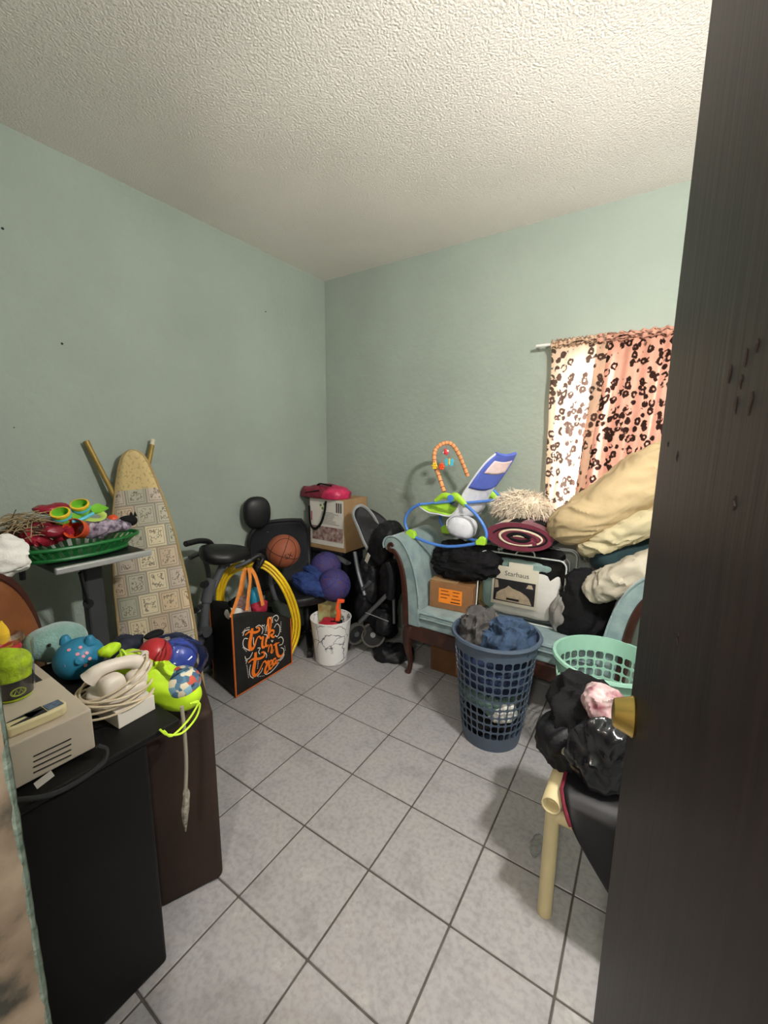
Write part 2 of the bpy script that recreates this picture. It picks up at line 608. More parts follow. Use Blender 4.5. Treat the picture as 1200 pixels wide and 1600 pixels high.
def leopard(name, base, base2, trl, scu, scv, strips=0., spot='#2B1D19'):
    m = bpy.data.materials.new(name); m.use_nodes = True
    N, L, b = tree(m)
    uv = N.new('ShaderNodeUVMap'); uv.uv_map = 'UVMap'
    mp = N.new('ShaderNodeMapping'); L.new(uv.outputs[0], mp.inputs[0])
    mp.inputs['Scale'].default_value = (scu, scv, 1)
    nz = N.new('ShaderNodeTexNoise'); nz.inputs['Scale'].default_value = 1.4; nz.inputs['Detail'].default_value = 2
    L.new(mp.outputs[0], nz.inputs['Vector'])
    wv = N.new('ShaderNodeVectorMath'); wv.operation = 'MULTIPLY_ADD'; wv.inputs[1].default_value = (.55, .55, 0)
    L.new(nz.outputs['Color'], wv.inputs[0]); L.new(mp.outputs[0], wv.inputs[2])
    vo = N.new('ShaderNodeTexVoronoi'); vo.inputs['Scale'].default_value = 1.0; vo.inputs['Randomness'].default_value = .85
    L.new(wv.outputs[0], vo.inputs['Vector'])
    ring = N.new('ShaderNodeValToRGB'); ring.color_ramp.interpolation = 'EASE'
    es = ring.color_ramp.elements
    es[0].position = .17; es[0].color = (.1, .1, .1, 1)
    es[1].position = .54; es[1].color = (0, 0, 0, 1)
    e = es.new(.23); e.color = (1, 1, 1, 1)
    e = es.new(.46); e.color = (1, 1, 1, 1)
    L.new(vo.outputs['Distance'], ring.inputs['Fac'])
    n2 = N.new('ShaderNodeTexNoise'); n2.inputs['Scale'].default_value = 1.3; n2.inputs['Detail'].default_value = 1
    L.new(mp.outputs[0], n2.inputs['Vector'])
    gap = N.new('ShaderNodeValToRGB'); gap.color_ramp.elements[0].position = .36; gap.color_ramp.elements[1].position = .42
    L.new(n2.outputs['Fac'], gap.inputs['Fac'])
    mul = N.new('ShaderNodeMath'); mul.operation = 'MULTIPLY'
    L.new(ring.outputs['Color'], mul.inputs[0]); L.new(gap.outputs['Color'], mul.inputs[1])
    bs = N.new('ShaderNodeMix'); bs.data_type = 'RGBA'
    bs.inputs[6].default_value = (*lin(base), 1); bs.inputs[7].default_value = (*lin(base2), 1)
    L.new(n2.outputs['Fac'], bs.inputs[0])
    cm = N.new('ShaderNodeMix'); cm.data_type = 'RGBA'
    L.new(mul.outputs[0], cm.inputs[0]); L.new(bs.outputs[2], cm.inputs[6])
    cm.inputs[7].default_value = (*lin(spot), 1)
    tr = N.new('ShaderNodeBsdfTranslucent'); L.new(cm.outputs[2], tr.inputs['Color'])
    df = N.new('ShaderNodeBsdfDiffuse'); L.new(cm.outputs[2], df.inputs['Color'])
    ms = N.new('ShaderNodeMixShader'); ms.inputs[0].default_value = trl
    if strips:
        # single cloth between the gathers lets more daylight through
        su = N.new('ShaderNodeSeparateXYZ'); L.new(uv.outputs[0], su.inputs[0])
        cu_ = N.new('ShaderNodeCombineXYZ'); L.new(su.outputs[0], cu_.inputs[0])
        ns = N.new('ShaderNodeTexNoise'); ns.inputs['Scale'].default_value = 13; ns.inputs['Detail'].default_value = 1
        L.new(cu_.outputs[0], ns.inputs['Vector'])
        rp = N.new('ShaderNodeValToRGB'); rp.color_ramp.elements[0].position = .60; rp.color_ramp.elements[1].position = .66
        rp.color_ramp.elements[0].color = (trl, trl, trl, 1); rp.color_ramp.elements[1].color = (strips, strips, strips, 1)
        L.new(ns.outputs['Fac'], rp.inputs['Fac']); L.new(rp.outputs['Color'], ms.inputs[0])
    L.new(df.outputs[0], ms.inputs[1]); L.new(tr.outputs[0], ms.inputs[2])
    L.new(ms.outputs[0], N['Material Output'].inputs['Surface'])
    return m


m_leo1 = leopard('sheer_leopard_print', '#F0CDAE', '#F4D9C0', .55, 8, 22, 0, '#5A463C')
m_leo2 = leopard('pink_leopard_print', '#C68A76', '#CA9A86', .06, 21, 23, .42)


def curtain(name, label, x0t, x1t, x0b, x1b, zb0, zb1, amp, nf, mt, yo, seed):
    root = thing(name, label, 'curtain', ((x0t + x1t) / 2, yo, min(zb0, zb1)), 'leopard curtain panels at the window')

    def fn(u, v):
        zt = ZR - .012
        zb = zb0 + (zb1 - zb0) * u
        z = zb + (zt - zb) * v
        k = (1 - v)
        x = (x0t + (x1t - x0t) * u) * v + (x0b + (x1b - x0b) * u) * k
        ph = nf * 2 * PI * u + 1.3 * noise.noise(V((u * 5, v * 1.2, seed)))
        y = yo + amp * math.sin(ph) * (.55 + .6 * k) + .012 * noise.noise(V((u * 9, v * 3, seed + 5)))
        return V((x + .012 * noise.noise(V((u * 3, v * 4, seed + 3))), y, z))
    MB().grid(fn, 120, 40).build('drop', mt, root)
    wd_ = x1t - x0t

    def hd(u, v):
        a = 2 * PI * v
        rr = .017 + .004 * math.sin(u * 90 + 3 * noise.noise(V((u * 20, seed, 0))))
        return V((x0t + wd_ * u, -.08 + rr * math.cos(a), ZR + rr * 1.5 * math.sin(a)))
    MB().grid(hd, 140, 12).build('rod_pocket', mt, root)
    return root


xl, xm, xr = P(862, 533, y=-.08).x, P(934, 525, y=-.08).x, 2.98
curtain('leopard_curtain', 'sheer leopard print curtain panel, brightly backlit on the left half of the window',
        xl, xm + .09, xl + .03, xm - .02, 1.14, 1.10, .012, 3.2, m_leo1, -.078, 1)
curtain('leopard_curtain', 'pink leopard print curtain panel gathered on the window side by the dark door',
        xm, xr, xm - .06, xr - .04, 1.10, 1.10, .018, 7.5, m_leo2, -.075, 2)

# the door: dark stained slab swung into the room, brass knob
F = V((2.585, -2.047)); dd = V((.139, -.990)).normalized(); dn = V((-dd.y, dd.x)) * -1   # along the leaf, towards the viewer side
dn = V((-.990, -.139))
door = struct(thing('door_1', 'x', 'x', (F.x + dd.x * .38, F.y + dd.y * .38, 0)))
del door['label'], door['category']
m_door = bpy.data.materials.new('dark_stained_wood'); m_door.use_nodes = True
N, L, b = tree(m_door)
tc = N.new('ShaderNodeTexCoord'); mp = N.new('ShaderNodeMapping'); mp.inputs['Scale'].default_value = (14, 14, .8)
L.new(tc.outputs['Object'], mp.inputs[0])
n1 = N.new('ShaderNodeTexNoise'); n1.inputs['Scale'].default_value = 3; n1.inputs['Detail'].default_value = 7
L.new(mp.outputs[0], n1.inputs['Vector'])
cr = N.new('ShaderNodeValToRGB'); es = cr.color_ramp.elements
es[0].position = .3; es[0].color = (*lin('#1B1412'), 1); es[1].position = .75; es[1].color = (*lin('#33251F'), 1)
L.new(n1.outputs['Fac'], cr.inputs['Fac']); L.new(cr.outputs['Color'], b.inputs['Base Color'])
b.inputs['Roughness'].default_value = .5
b.inputs['Specular IOR Level'].default_value = .3
bp = N.new('ShaderNodeBump'); bp.inputs['Strength'].default_value = .3; bp.inputs['Distance'].default_value = .004
L.new(n1.outputs['Fac'], bp.inputs['Height']); L.new(bp.outputs['Normal'], b.inputs['Normal'])
DM = Matrix(((dd.x, -dn.x, 0, F.x), (dd.y, -dn.y, 0, F.y), (0, 0, 1, 0), (0, 0, 0, 1)))   # local x along leaf, y away from viewer, z up
MB(DM).box((0, 0, .01), (.76, .038, 2.42)).build('door_leaf', m_door, door, smooth=False, bevel=.003)
m_brass = mat('brass', '#DDBF6E', .33, metal=1, var=.08)
kz = 1.10
KM = DM @ Matrix.Translation((.062, 0, kz)) @ Matrix.Rotation(PI / 2, 4, 'X')      # z towards viewer side
kn = MB(KM).lathe([(.034, 0), (.036, .003), (.034, .006), (.025, .031), (.0235, .033), (.012, .035), (.0005, .036)], 36).build('door_knob', m_brass, door)
m_scar = mat('gouged_wood', '#2A211D', .6, var=.3, vs=40)
for px, py, l in ((1143, 570, .016), (1160, 585, .012), (1152, 620, .014), (1176, 612, .018), (1168, 545, .014), (1185, 530, .01), (1045, 690, .008), (1060, 705, .014), (1150, 775, .012), (1062, 985, .016)):
    # gouges: shallow ridges on the viewer side of the leaf
    d = WW + RW * ((px - 600) / FPX) - UW * ((py - 800) / FPX)
    n3 = V((dn.x, dn.y, 0)); p0 = V((F.x, F.y, 0))
    t = (p0 - CW).dot(n3) / d.dot(n3)
    p = CW + d * t + n3 * .0004
    MB().tube([p + V((dd.x, dd.y, 0)) * (l * .5 * noise.noise(V((px, k * .7, 0)))) + V((0, 0, -l * k * .35)) for k in range(4)], [.0005, .0013, .0010, .0003], 5).build('scratch', m_scar, door)

# ceiling lamp, out of the photograph to the right: two bulbs on a plate
lamp = thing('ceiling_lamp', 'two bulb ceiling lamp hanging over the room', 'lamp', (LAMP.x, LAMP.y, H))
m_lampm = mat('lamp_metal', '#CFCBC2', .35, metal=.6)
MB().lathe([(.0005, H), (.07, H), (.065, H - .03), (.012, H - .045), (.012, LAMP.z + .13), (.0005, LAMP.z + .13)], 24, (LAMP.x, LAMP.y, 0)).build('stem', m_lampm, lamp)
MB().lathe([(.0005, LAMP.z + .135), (.05, LAMP.z + .13), (.12, LAMP.z + .105), (.135, LAMP.z + .070), (.13, LAMP.z + .070), (.11, LAMP.z + .10), (.05, LAMP.z + .12), (.0005, LAMP.z + .125)], 40, (LAMP.x, LAMP.y, 0)).build('dish', m_lampm, lamp)
m_bulb = mat('bulb_glow', '#FFFAF5', .4, emit=LAMP_W / (4 * PI * PI * .035 ** 2) / 2, var=.0)
for k in (-1, 1):
    bc = V((LAMP.x + .02 * k, LAMP.y + .05 * k, LAMP.z))
    MB().tube([(LAMP.x, LAMP.y, LAMP.z + .10), (LAMP.x + .02 * k, LAMP.y + .05 * k, LAMP.z + .08), (LAMP.x + .02 * k, LAMP.y + .05 * k, LAMP.z + .03)], .011, 8).build('arm', m_lampm, lamp)
    MB().sphere(bc, .035, 20).build('bulb', m_bulb, lamp)
# unseen lamp behind the viewer, guessed and added as fill through the doorway
hl = thing('hall_fill_lamp', 'unseen white globe fill lamp added in the hall behind the doorway', 'lamp', (2.62, -3.55, H))
HZ = 2.05
MB().lathe([(.006, HZ + .12), (.006, H - .02), (.05, H - .015), (.05, H), (.0005, H)], 20, (2.62, -3.55, 0)).build('cord', m_lampm, hl)
MB().lathe([(.012, HZ + .12), (.02, HZ + .10), (.06, HZ + .085), (.055, HZ + .08), (.0005, HZ + .075)], 28, (2.62, -3.55, 0)).build('cap', m_lampm, hl)
MB().sphere(V((2.62, -3.55, HZ)), .09, 28).build('globe', mat('frosted_globe', '#FFF8F0', .4, emit=HALL_W / (4 * PI * PI * .09 ** 2), var=.0), hl)

# ------------------------------------------------------------------ settee
m_velvet = mat('mint_velvet', '#92A6A6', .75, var=.16, vs=11, bump=.2, bs=120, sheen=.4, col2='#70868A')
m_wood = mat('dark_mahogany', '#3B211A', .35, var=.35, vs=14, bump=.1, bs=40, coat=.2)
SY0, SY1 = -.61, -.10
st = thing('settee', 'mint velvet settee with rolled arms and dark carved wood frame under the window', 'settee', (1.88, -.36, 0))
ARM = [(1.345, .36), (1.34, .50), (1.322, .64), (1.29, .77), (1.245, .87), (1.19, .94), (1.13, .965), (1.075, .95), (1.05, .905), (1.065, .865), (1.10, .855),
       (1.15, .83), (1.19, .75), (1.215, .64), (1.225, .5), (1.23, .36)]


def mirror(p):
    return [(3.76 - x, z) for x, z in p][::-1]


XZ = Matrix(((1, 0, 0, 0), (0, 0, 1, 0), (0, 1, 0, 0), (0, 0, 0, 1)))     # local x,y -> world x,z ; local z -> world y


def sm2(p, n=5):
    return [(q.x, q.y) for q in spline([(a, b_, 0) for a, b_ in p], n)]


for side in (0, 1):
    a = ARM if side == 0 else mirror(ARM)
    arm = MB().prism(sm2(a)[::-1], Matrix.Translation((0, SY0, 0)) @ XZ, SY1 - SY0).build('arm', m_velvet, st, bevel=.012, seg=3, ang=50)
    # wooden facing that follows the outer curve, ends in the scroll
    path = [(1.105, .862), (1.085, .885), (1.072, .905), (1.08, .928), (1.105, .936), (1.13, .92), (1.125, .88)] if False else None
    o = [(1.13, .895), (1.118, .912), (1.10, .905), (1.095, .885), (1.11, .866), (1.14, .862), (1.175, .82), (1.205, .74), (1.225, .63), (1.235, .5), (1.24, .36)]
    if side:
        o = [(3.76 - x, z) for x, z in o]
    pts = spline([(x, SY0 - .006, z) for x, z in o], 6)
    MB().tube(pts, [.011, .012, .014, .017, .020, .022, .024], 8, up=(0, 1, 0), flat=.7).build('arm_facing', m_wood, arm)
    o2 = [(1.055, .875), (1.047, .905), (1.07, .948), (1.13, .963), (1.19, .938), (1.245, .868), (1.29, .768), (1.322, .64), (1.338, .5)]
    if side:
        o2 = [(3.76 - x, z) for x, z in o2]
    MB().tube(spline([(x, SY0 - .002, z) for x, z in o2], 6), .006, 6).build('piping', m_velvet, arm)
MB().box((1.225, SY0 + .012, .36), (2.535, SY1, .425)).build('seat_base', m_velvet, st, bevel=.012, seg=3)
se = MB().box((1.335, SY0 - .004, .425), (2.425, SY1, .482)).build('seat', m_velvet, st, bevel=.022, seg=4)
for z in (.437, .472):
    MB().tube([(1.35, SY0 - .006, z), (2.41, SY0 - .006, z)], .0055, 6).build('piping', m_velvet, se)
MB().box((1.225, SY0, .262), (2.535, SY1, .36)).build('rail', m_wood, st, smooth=False, bevel=.008)
for x, y in ((1.255, SY0 + .03), (2.505, SY0 + .03), (1.26, SY1 - .05), (2.50, SY1 - .05)):
    sx = -1 if x < 1.9 else 1
    MB().tube(spline([(x - .005 * sx, y + .005, .35), (x + .012 * sx, y - .006, .27), (x + .008 * sx, y - .008, .18), (x - .008 * sx, y, .09), (x - .006 * sx, y - .004, .03), (x + .004 * sx, y - .012, .0)], 6),
              [.042, .040, .032, .024, .018, .018, .024], 10).build('leg', m_wood, st)

m_card = mat('brown_cardboard', '#8A6240', .8, var=.12, vs=12, bump=.1, bs=90)
m_card_dk = mat('dark_cardboard', '#6A4A30', .85, var=.15, vs=10)
m_kraft = mat('tan_cardboard', '#A88660', .8, var=.1, vs=12)
bx = thing('cardboard_box', 'brown box pushed under the settee behind its front leg', 'box', (1.56, -.3, 0))
MB().box((1.36, -.46, 0), (1.78, -.14, .235)).build('carton', m_card_dk, bx, smooth=False, bevel=.004)
MB().box((1.555, -.462, .02), (1.585, -.459, .232)).build('tape', m_card, bx, smooth=False)

# box with the orange label on the seat
ob = thing('cardboard_box', 'small brown cardboard box with an orange paper label on the settee seat', 'box', (1.53, -.42, .482))
p0, p1 = P(671, 937, y=-.50), P(738, 950, y=-.47)
BM = frame((p0.x, p0.y, .483), (p1.x - p0.x, p1.y - p0.y, 0), (0, 0, 1))
bw = (V((p1.x, p1.y)) - V((p0.x, p0.y))).length
MB(BM).box((0, 0, 0), (bw, .26, .185)).build('carton', m_card, ob, smooth=False, bevel=.003)
MB(BM).box((-.003, .01, .187), (bw * .62, .13, .190)).build('flap', m_kraft, ob, smooth=False)
MB(BM @ Matrix.Rotation(-.25, 4, 'X')).box((.05, .09, .225), (bw * .98, .17, .228)).build('flap', m_kraft, ob, smooth=False)
m_orange = mat('orange_paper', '#F08A2A', .7, var=.04)
m_ink = mat('black_ink', '#1B1816', .7)
m_ink2 = mat('brown_ink', '#8A4414', .7)
lb = MB(BM).box((bw * .22, -.0015, .045), (bw * .76, -.0002, .145)).build('label', m_orange, ob, smooth=False)
ti = MB(BM)
for r_, (a, d) in enumerate(((.27, .45), (.55, .70), (.27, .48), (.55, .68), (.27, .42), (.52, .72))):
    z = .130 - (r_ // 2) * .024
    ti.box((bw * a, -.0022, z - .004), (bw * d, -.0016, z + .003), m=0)
ti.box((bw * .50, -.0022, .055), (bw * .72, -.0016, .062), m=1)
ti.build('printed_lines', [m_ink2, m_ink], lb, smooth=False)

# ------------------------------------------------------------------ laundry hamper with clothes
m_hamper = mat('slate_blue_plastic', '#4D5A6B', .45, var=.05)
HC = V((1.945, -.865, 0))
hm = thing('laundry_hamper', 'tall slate blue plastic laundry hamper full of clothes, in front of the settee', 'laundry hamper', HC)
HR0, HR1, HH = .152, .220, .60


def hrad(z):
    return HR0 + (HR1 - HR0) * (z / HH) ** .85


def lattice(mb, c, zlo, zhi, rows, cols, rad, fill=.62, fillv=.70, th=.004, wave=0.):
    """a perforated wall: frame strips round rounded holes, built as a real lattice with thickness"""
    for r_ in range(rows):
        for k in range(cols):
            z0, z1 = zlo + (zhi - zlo) * r_ / rows, zlo + (zhi - zlo) * (r_ + 1) / rows
            a0, a1 = 2 * PI * k / cols, 2 * PI * (k + 1) / cols
            ia0, ia1 = a0 + (a1 - a0) * (1 - fill) / 2, a1 - (a1 - a0) * (1 - fill) / 2
            iz0, iz1 = z0 + (z1 - z0) * (1 - fillv) / 2, z1 - (z1 - z0) * (1 - fillv) / 2
            am, zm = (a0 + a1) / 2, (z0 + z1) / 2
            ca, cz = (ia1 - ia0) * .2, (iz1 - iz0) * .2
            outer = [(a0, z0), (am, z0), (a1, z0), (a1, zm), (a1, z1), (am, z1), (a0, z1), (a0, zm)]
            inner = [(ia0 + ca, iz0), (ia1 - ca, iz0), (ia1, iz0 + cz), (ia1, iz1 - cz), (ia1 - ca, iz1), (ia0 + ca, iz1), (ia0, iz1 - cz), (ia0, iz0 + cz)]

            def pt(q, o=0):
                r = rad(q[1], q[0]) + o
                return V((c[0] + r * math.cos(q[0]), c[1] + r * math.sin(q[0]), c[2] + q[1]))
            vs = [pt(q) for q in outer] + [pt(q) for q in inner] + [pt(q, -th) for q in inner] + [pt(q, -th) for q in outer]
            O = lambda i: i % 8
            I = lambda i: 8 + i % 8
            J = lambda i: 16 + i % 8
            K = lambda i: 24 + i % 8
            fs = [(O(0), O(1), I(0)), (O(1), I(1), I(0)), (O(1), O(2), I(1)), (O(2), I(2), I(1)), (O(2), O(3), I(2)), (O(3), I(3), I(2)), (O(3), O(4), I(3)),
                  (O(4), I(4), I(3)), (O(4), O(5), I(4)), (O(5), I(5), I(4)), (O(5), O(6), I(5)), (O(6), I(6), I(5)), (O(6), O(7), I(6)), (O(7), I(7), I(6)),
                  (O(7), O(0), I(7)), (O(0), I(0), I(7))]
            bk_ = [tuple(reversed([v + (24 if v < 8 else 8) for v in f])) for f in fs]
            inn = [(I(i), I(i + 1), J(i + 1), J(i)) for i in range(8)]
            mb._a(vs, fs + bk_ + inn)
    return mb


def hamper_parts(root, c, m):
    lattice(MB(), c, .075, .535, 10, 30, lambda z, a: hrad(z), .84, .84, .0035).build('lattice_wall', m, root, ang=30)
    MB().lathe([(.0005, .004), (HR0 - .006, .004), (HR0, .0), (HR0 + .002, .01), (hrad(.076), .076), (hrad(.076) - .004, .076), (HR0 - .004, .012), (.0005, .012)], 48, c).build('base', m, root)
    MB().lathe([(hrad(.534), .534), (hrad(.59), .585), (HR1 + .012, .588), (HR1 + .016, .596), (HR1 + .012, .606), (HR1 - .002, .606), (hrad(.534) - .004, .534)], 64, c).build('rim', m, root)


hamper_parts(hm, HC, m_hamper)

m_denim = mat('blue_denim', '#34465F', .85, var=.3, vs=22, bump=.6, bs=34)
m_greyc = mat('grey_sweat_fabric', '#514E4D', .9, var=.2, vs=18, bump=.6, bs=34)
m_navy = mat('navy_cotton', '#1E2A45', .9, var=.3, vs=8, bump=.2, bs=120)
m_black = mat('black_cotton', '#100F12', .85, var=.4, vs=14, bump=.7, bs=26, spec=.3)
m_whitec = mat('white_cotton', '#E2E0DA', .9, var=.06, vs=10, bump=.15, bs=120)
m_teal = mat('grey_green_cotton', '#4F665F', .9, var=.25, vs=10)
g_l = 'clothes in the slate blue hamper'
tag(MB().blob(HC + V((.055, .0, .575)), (.125, .14, .085), 11, .02, 7, .85, nu=120, nv=72, fold=.036, ff=10).build('jeans', m_denim),
    'blue denim garment crumpled on top of the slate hamper', 'garment', g_l)
tag(MB().blob(HC + V((-.085, .03, .58)), (.10, .125, .088), 14, .02, 7, .85, nu=110, nv=66, fold=.036, ff=11).build('sweatpants', m_greyc),
    'grey sweat fabric garment crumpled on the left of the hamper top', 'garment', g_l)
tag(MB().blob(HC + V((0, .0, .41)), (.165, .165, .13), 15, .02, 8, .8, nu=60, nv=36, fold=.02, ff=11).build('garment', m_navy),
    'navy garments seen through the upper holes of the slate hamper', 'garment', g_l)
tag(MB().blob(HC + V((-.03, -.02, .255)), (.135, .13, .075), 16, .02, 8, .8, nu=50, nv=30, fold=.02, ff=12).build('garment', m_teal),
    'grey green garment seen through the middle holes of the slate hamper', 'garment', g_l)
tag(MB().blob(HC + V((.075, -.075, .20)), (.062, .055, .048), 17, .01, 12, .9, nu=40, nv=24, fold=.012, ff=18).build('sock', m_whitec),
    'white cotton bundle glimpsed low through the hamper holes', 'garment', g_l)
tag(MB().blob(HC + V((0, .0, .10)), (.128, .128, .08), 18, .02, 8, .8, nu=50, nv=30, fold=.02, ff=12).build('garment', m_black),
    'black garments at the bottom of the slate hamper', 'garment', g_l)

# ------------------------------------------------------------------ mint laundry basket
m_mint = mat('mint_plastic', '#93BFAB', .45, var=.05)
GC = V((2.465, -.845, 0))
gb = thing('laundry_hamper', 'mint green plastic laundry hamper standing half behind the dark door', 'laundry hamper', GC)
hamper_parts(gb, GC, m_mint)

# ------------------------------------------------------------------ marble wastebasket
m_marb = bpy.data.materials.new('white_marble_print'); m_marb.use_nodes = True
N, L, b = tree(m_marb)
tc = N.new('ShaderNodeTexCoord')
nz = N.new('ShaderNodeTexNoise'); nz.inputs['Scale'].default_value = 5; nz.inputs['Detail'].default_value = 6
L.new(tc.outputs['Object'], nz.inputs['Vector'])
ws = N.new('ShaderNodeVectorMath'); ws.operation = 'MULTIPLY_ADD'; ws.inputs[1].default_value = (.28, .28, .28)
L.new(nz.outputs['Color'], ws.inputs[0]); L.new(tc.outputs['Object'], ws.inputs[2])
vo = N.new('ShaderNodeTexVoronoi'); vo.feature = 'DISTANCE_TO_EDGE'; vo.inputs['Scale'].default_value = 7.5
L.new(ws.outputs[0], vo.inputs['Vector'])
cr = N.new('ShaderNodeValToRGB'); es = cr.color_ramp.elements
es[0].position = 0; es[0].color = (*lin('#3A3A3C'), 1); es[1].position = .035; es[1].color = (*lin('#E9E8E6'), 1)
e = es.new(.012); e.color = (*lin('#77777A'), 1)
L.new(vo.outputs['Distance'], cr.inputs['Fac'])
n5 = N.new('ShaderNodeTexNoise'); n5.inputs['Scale'].default_value = 6
L.new(tc.outputs['Object'], n5.inputs['Vector'])
c5 = N.new('ShaderNodeValToRGB'); c5.color_ramp.elements[0].position = .42; c5.color_ramp.elements[1].position = .52
L.new(n5.outputs['Fac'], c5.inputs['Fac'])
mx = N.new('ShaderNodeMix'); mx.data_type = 'RGBA'
L.new(c5.outputs['Color'], mx.inputs[0]); mx.inputs[6].default_value = (*lin('#E9E8E6'), 1); L.new(cr.outputs['Color'], mx.inputs[7])
L.new(mx.outputs[2], b.inputs['Base Color']); b.inputs['Roughness'].default_value = .35
BC = V((.688, -.755, 0))
BHt = .33
wb_ = thing('wastebasket', 'white marble print wastebasket holding toys and papers on the floor', 'wastebasket', BC)
MB().lathe([(.0005, .0), (.105, .0), (.115, .006), (.148, BHt), (.146, BHt + .002), (.144, BHt), (.110, .012), (.0005, .012)], 48, BC).build('bucket', m_marb, wb_)
MB().lathe([(.144, BHt - .006), (.150, BHt - .006), (.151, BHt + .002), (.148, BHt + .004), (.143, BHt)], 48, BC).build('rim', mat('white_plastic', '#E6E5E2', .4, var=.03), wb_)
m_mag = mat('olive_magazine', '#A7B07C', .5, var=.5, vs=18, col2='#8B6B3A')
MM = frame(BC + V((-.085, -.03, .03)), (.8, .55, .05), (-.15, .1, 1))
MB(MM).box((0, 0, 0), (.17, .006, .40)).build('magazine', m_mag, None, smooth=False)
tag(bpy.data.objects['magazine'], 'olive and tan magazine standing in the marble wastebasket', 'magazine')
m_red = mat('red_plastic', '#B5283A', .4, var=.1)
tag(MB().blob(BC + V((.01, -.02, .25)), (.085, .08, .06), 3, .01, 8, .8, nu=40, nv=20, fold=.01, ff=14).build('pouch', m_red), 'red pouch sitting in the marble wastebasket', 'pouch')
m_or = mat('orange_plastic', '#F0562A', .4, var=.05)
tg = thing('toy_blaster', 'orange plastic toy standing upright in the marble wastebasket', 'toy', BC + V((.06, -.02, .05)))
TM = frame(BC + V((.055, -.035, .10)), (.83, .55, .0), (.10, .18, 1))
MB(TM).prism([(-.02, .0), (.035, .0), (.04, .20), (.05, .285), (.035, .30), (.04, .345), (.075, .35), (.075, .37), (.025, .375), (.012, .31), (.02, .28), (.005, .2)], Matrix(((1, 0, 0, 0), (0, 0, 1, 0), (0, 1, 0, 0), (0, 0, 0, 1))), .03).build('stock', m_or, tg, bevel=.004)
MB(TM).box((-.025, -.006, .185), (.06, .036, .215)).build('grip_band', m_black, tg, bevel=.004)

# ------------------------------------------------------------------ pile on the settee
SZ = .483
m_tan = mat('tan_knit', '#8E7A50', .9, var=.2, vs=10, bump=.2, bs=120)
m_burg = mat('burgundy_fleece', '#6B2436', .95, var=.2, vs=14, bump=.3, bs=160, sheen=.4)
m_cream = mat('cream_fleece', '#D8C8B0', .95, var=.1, vs=14, bump=.2, bs=160)
m_comf = mat('butter_cotton', '#BAA47E', .85, var=.1, vs=6, bump=.55, bs=16)
m_comf2 = mat('pale_cream_cotton', '#BFB391', .85, var=.1, vs=6, bump=.55, bs=20)
m_pill = mat('ivory_cotton', '#BDB4A2', .85, var=.08, vs=6, bump=.5, bs=22)
m_dteal = mat('dark_teal_cotton', '#1E3237', .9, var=.2, vs=8)
m_grey = mat('grey_cotton', '#8A8782', .9, var=.15, vs=8, bump=.1)
g_s = 'clothes and bedding piled on the settee'
tag(MB().blob((1.53, -.235, .60), (.21, .135, .12), 21, .02, 6, .7, nu=70, nv=40, fold=.02, ff=9, floor=SZ, fdir=(1, 1, 2)).build('folded_garment', m_tan),
    'tan knit garment folded under the black clothes behind the labelled box', 'garment', g_s)
tag(MB().blob((1.54, -.29, .795), (.245, .20, .105), 22, .02, 6, .7, nu=80, nv=46, fold=.025, ff=8, fdir=(1, 1, 2)).build('black_clothes', m_black),
    'heap of black clothes on the settee beneath the baby bouncer', 'garment', g_s)
tag(MB().blob((1.93, -.215, .70), (.24, .12, .235), 23, .02, 5, .65, nu=60, nv=40, fold=.02, ff=7, floor=SZ).build('black_clothes', m_black),
    'black clothes stacked behind the clear bedding bags', 'garment', g_s)
tag(MB().blob((2.30, -.30, .66), (.15, .17, .20), 24, .02, 5, .7, nu=60, nv=40, fold=.02, ff=8, floor=SZ).build('black_clothes', m_black),
    'dark clothes heaped between the bedding bags and the right settee arm', 'garment', g_s)
tag(MB().blob((2.19, -.375, .585), (.06, .075, .125), 25, .012, 7, .8, nu=50, nv=30, fold=.014, ff=10, floor=SZ, fdir=(2, 2, .4)).build('grey_bundle', m_grey),
    'grey cloth bundle beside the right end of the clear bedding bag', 'garment', g_s)

# rolled burgundy blanket with a spiral end facing the room
rb = thing('rolled_blanket', 'rolled burgundy fleece blanket with black and cream bands', 'blanket', (1.93, -.28, .93))
RC = P(811, 838, y=-.43)


def roll(u, v):
    a = 2 * PI * u
    rx, rz = .205 + .012 * noise.noise(V((u * 4, v * 3, 1))), .088 + .008 * noise.noise(V((u * 5, v * 3, 2)))
    e = .25 * math.sin(v * PI)
    return V((RC.x + rx * math.cos(a) * (.93 + .07 * math.sin(v * PI)) + .05 * v, RC.y - .02 + .36 * v, RC.z + rz * math.sin(a) + .02 * v))


mb = MB().grid(roll, 56, 14, wrap=True)
mb._a([roll(i / 56, 1) for i in range(56)], [tuple(range(56))])
body = mb.build('outer_wrap', m_burg, rb)
q = MB()
n = 44
ring = [RC + V((0, -.02, 0)) + V((.2 * math.cos(2 * PI * i / n), -.004, .086 * math.sin(2 * PI * i / n))) for i in range(n)]
q._a(ring + [p + V((0, .014, 0)) for p in ring], [tuple(range(n))] + [(i, n + i, n + (i + 1) % n, (i + 1) % n) for i in range(n)])
q.build('end_face', m_burg, rb)


def spir(t0, t1, k0, k1, r, mt, nm, dy):
    pts = []
    for i in range(50):
        t = t0 + (t1 - t0) * i / 49
        k = k0 + (k1 - k0) * i / 49
        wob = 1 + .08 * noise.noise(V((t * .8, k0 * 9, 3)))
        pts.append(RC + V((.01 + .2 * k * wob * math.cos(t), -.026 - dy, -.004 + .088 * k * .82 * wob * math.sin(t))))
    MB().tube(pts, [r * .6, r, r, r * .7], 8, up=(0, 1, 0), flat=.5).build(nm, mt, rb)


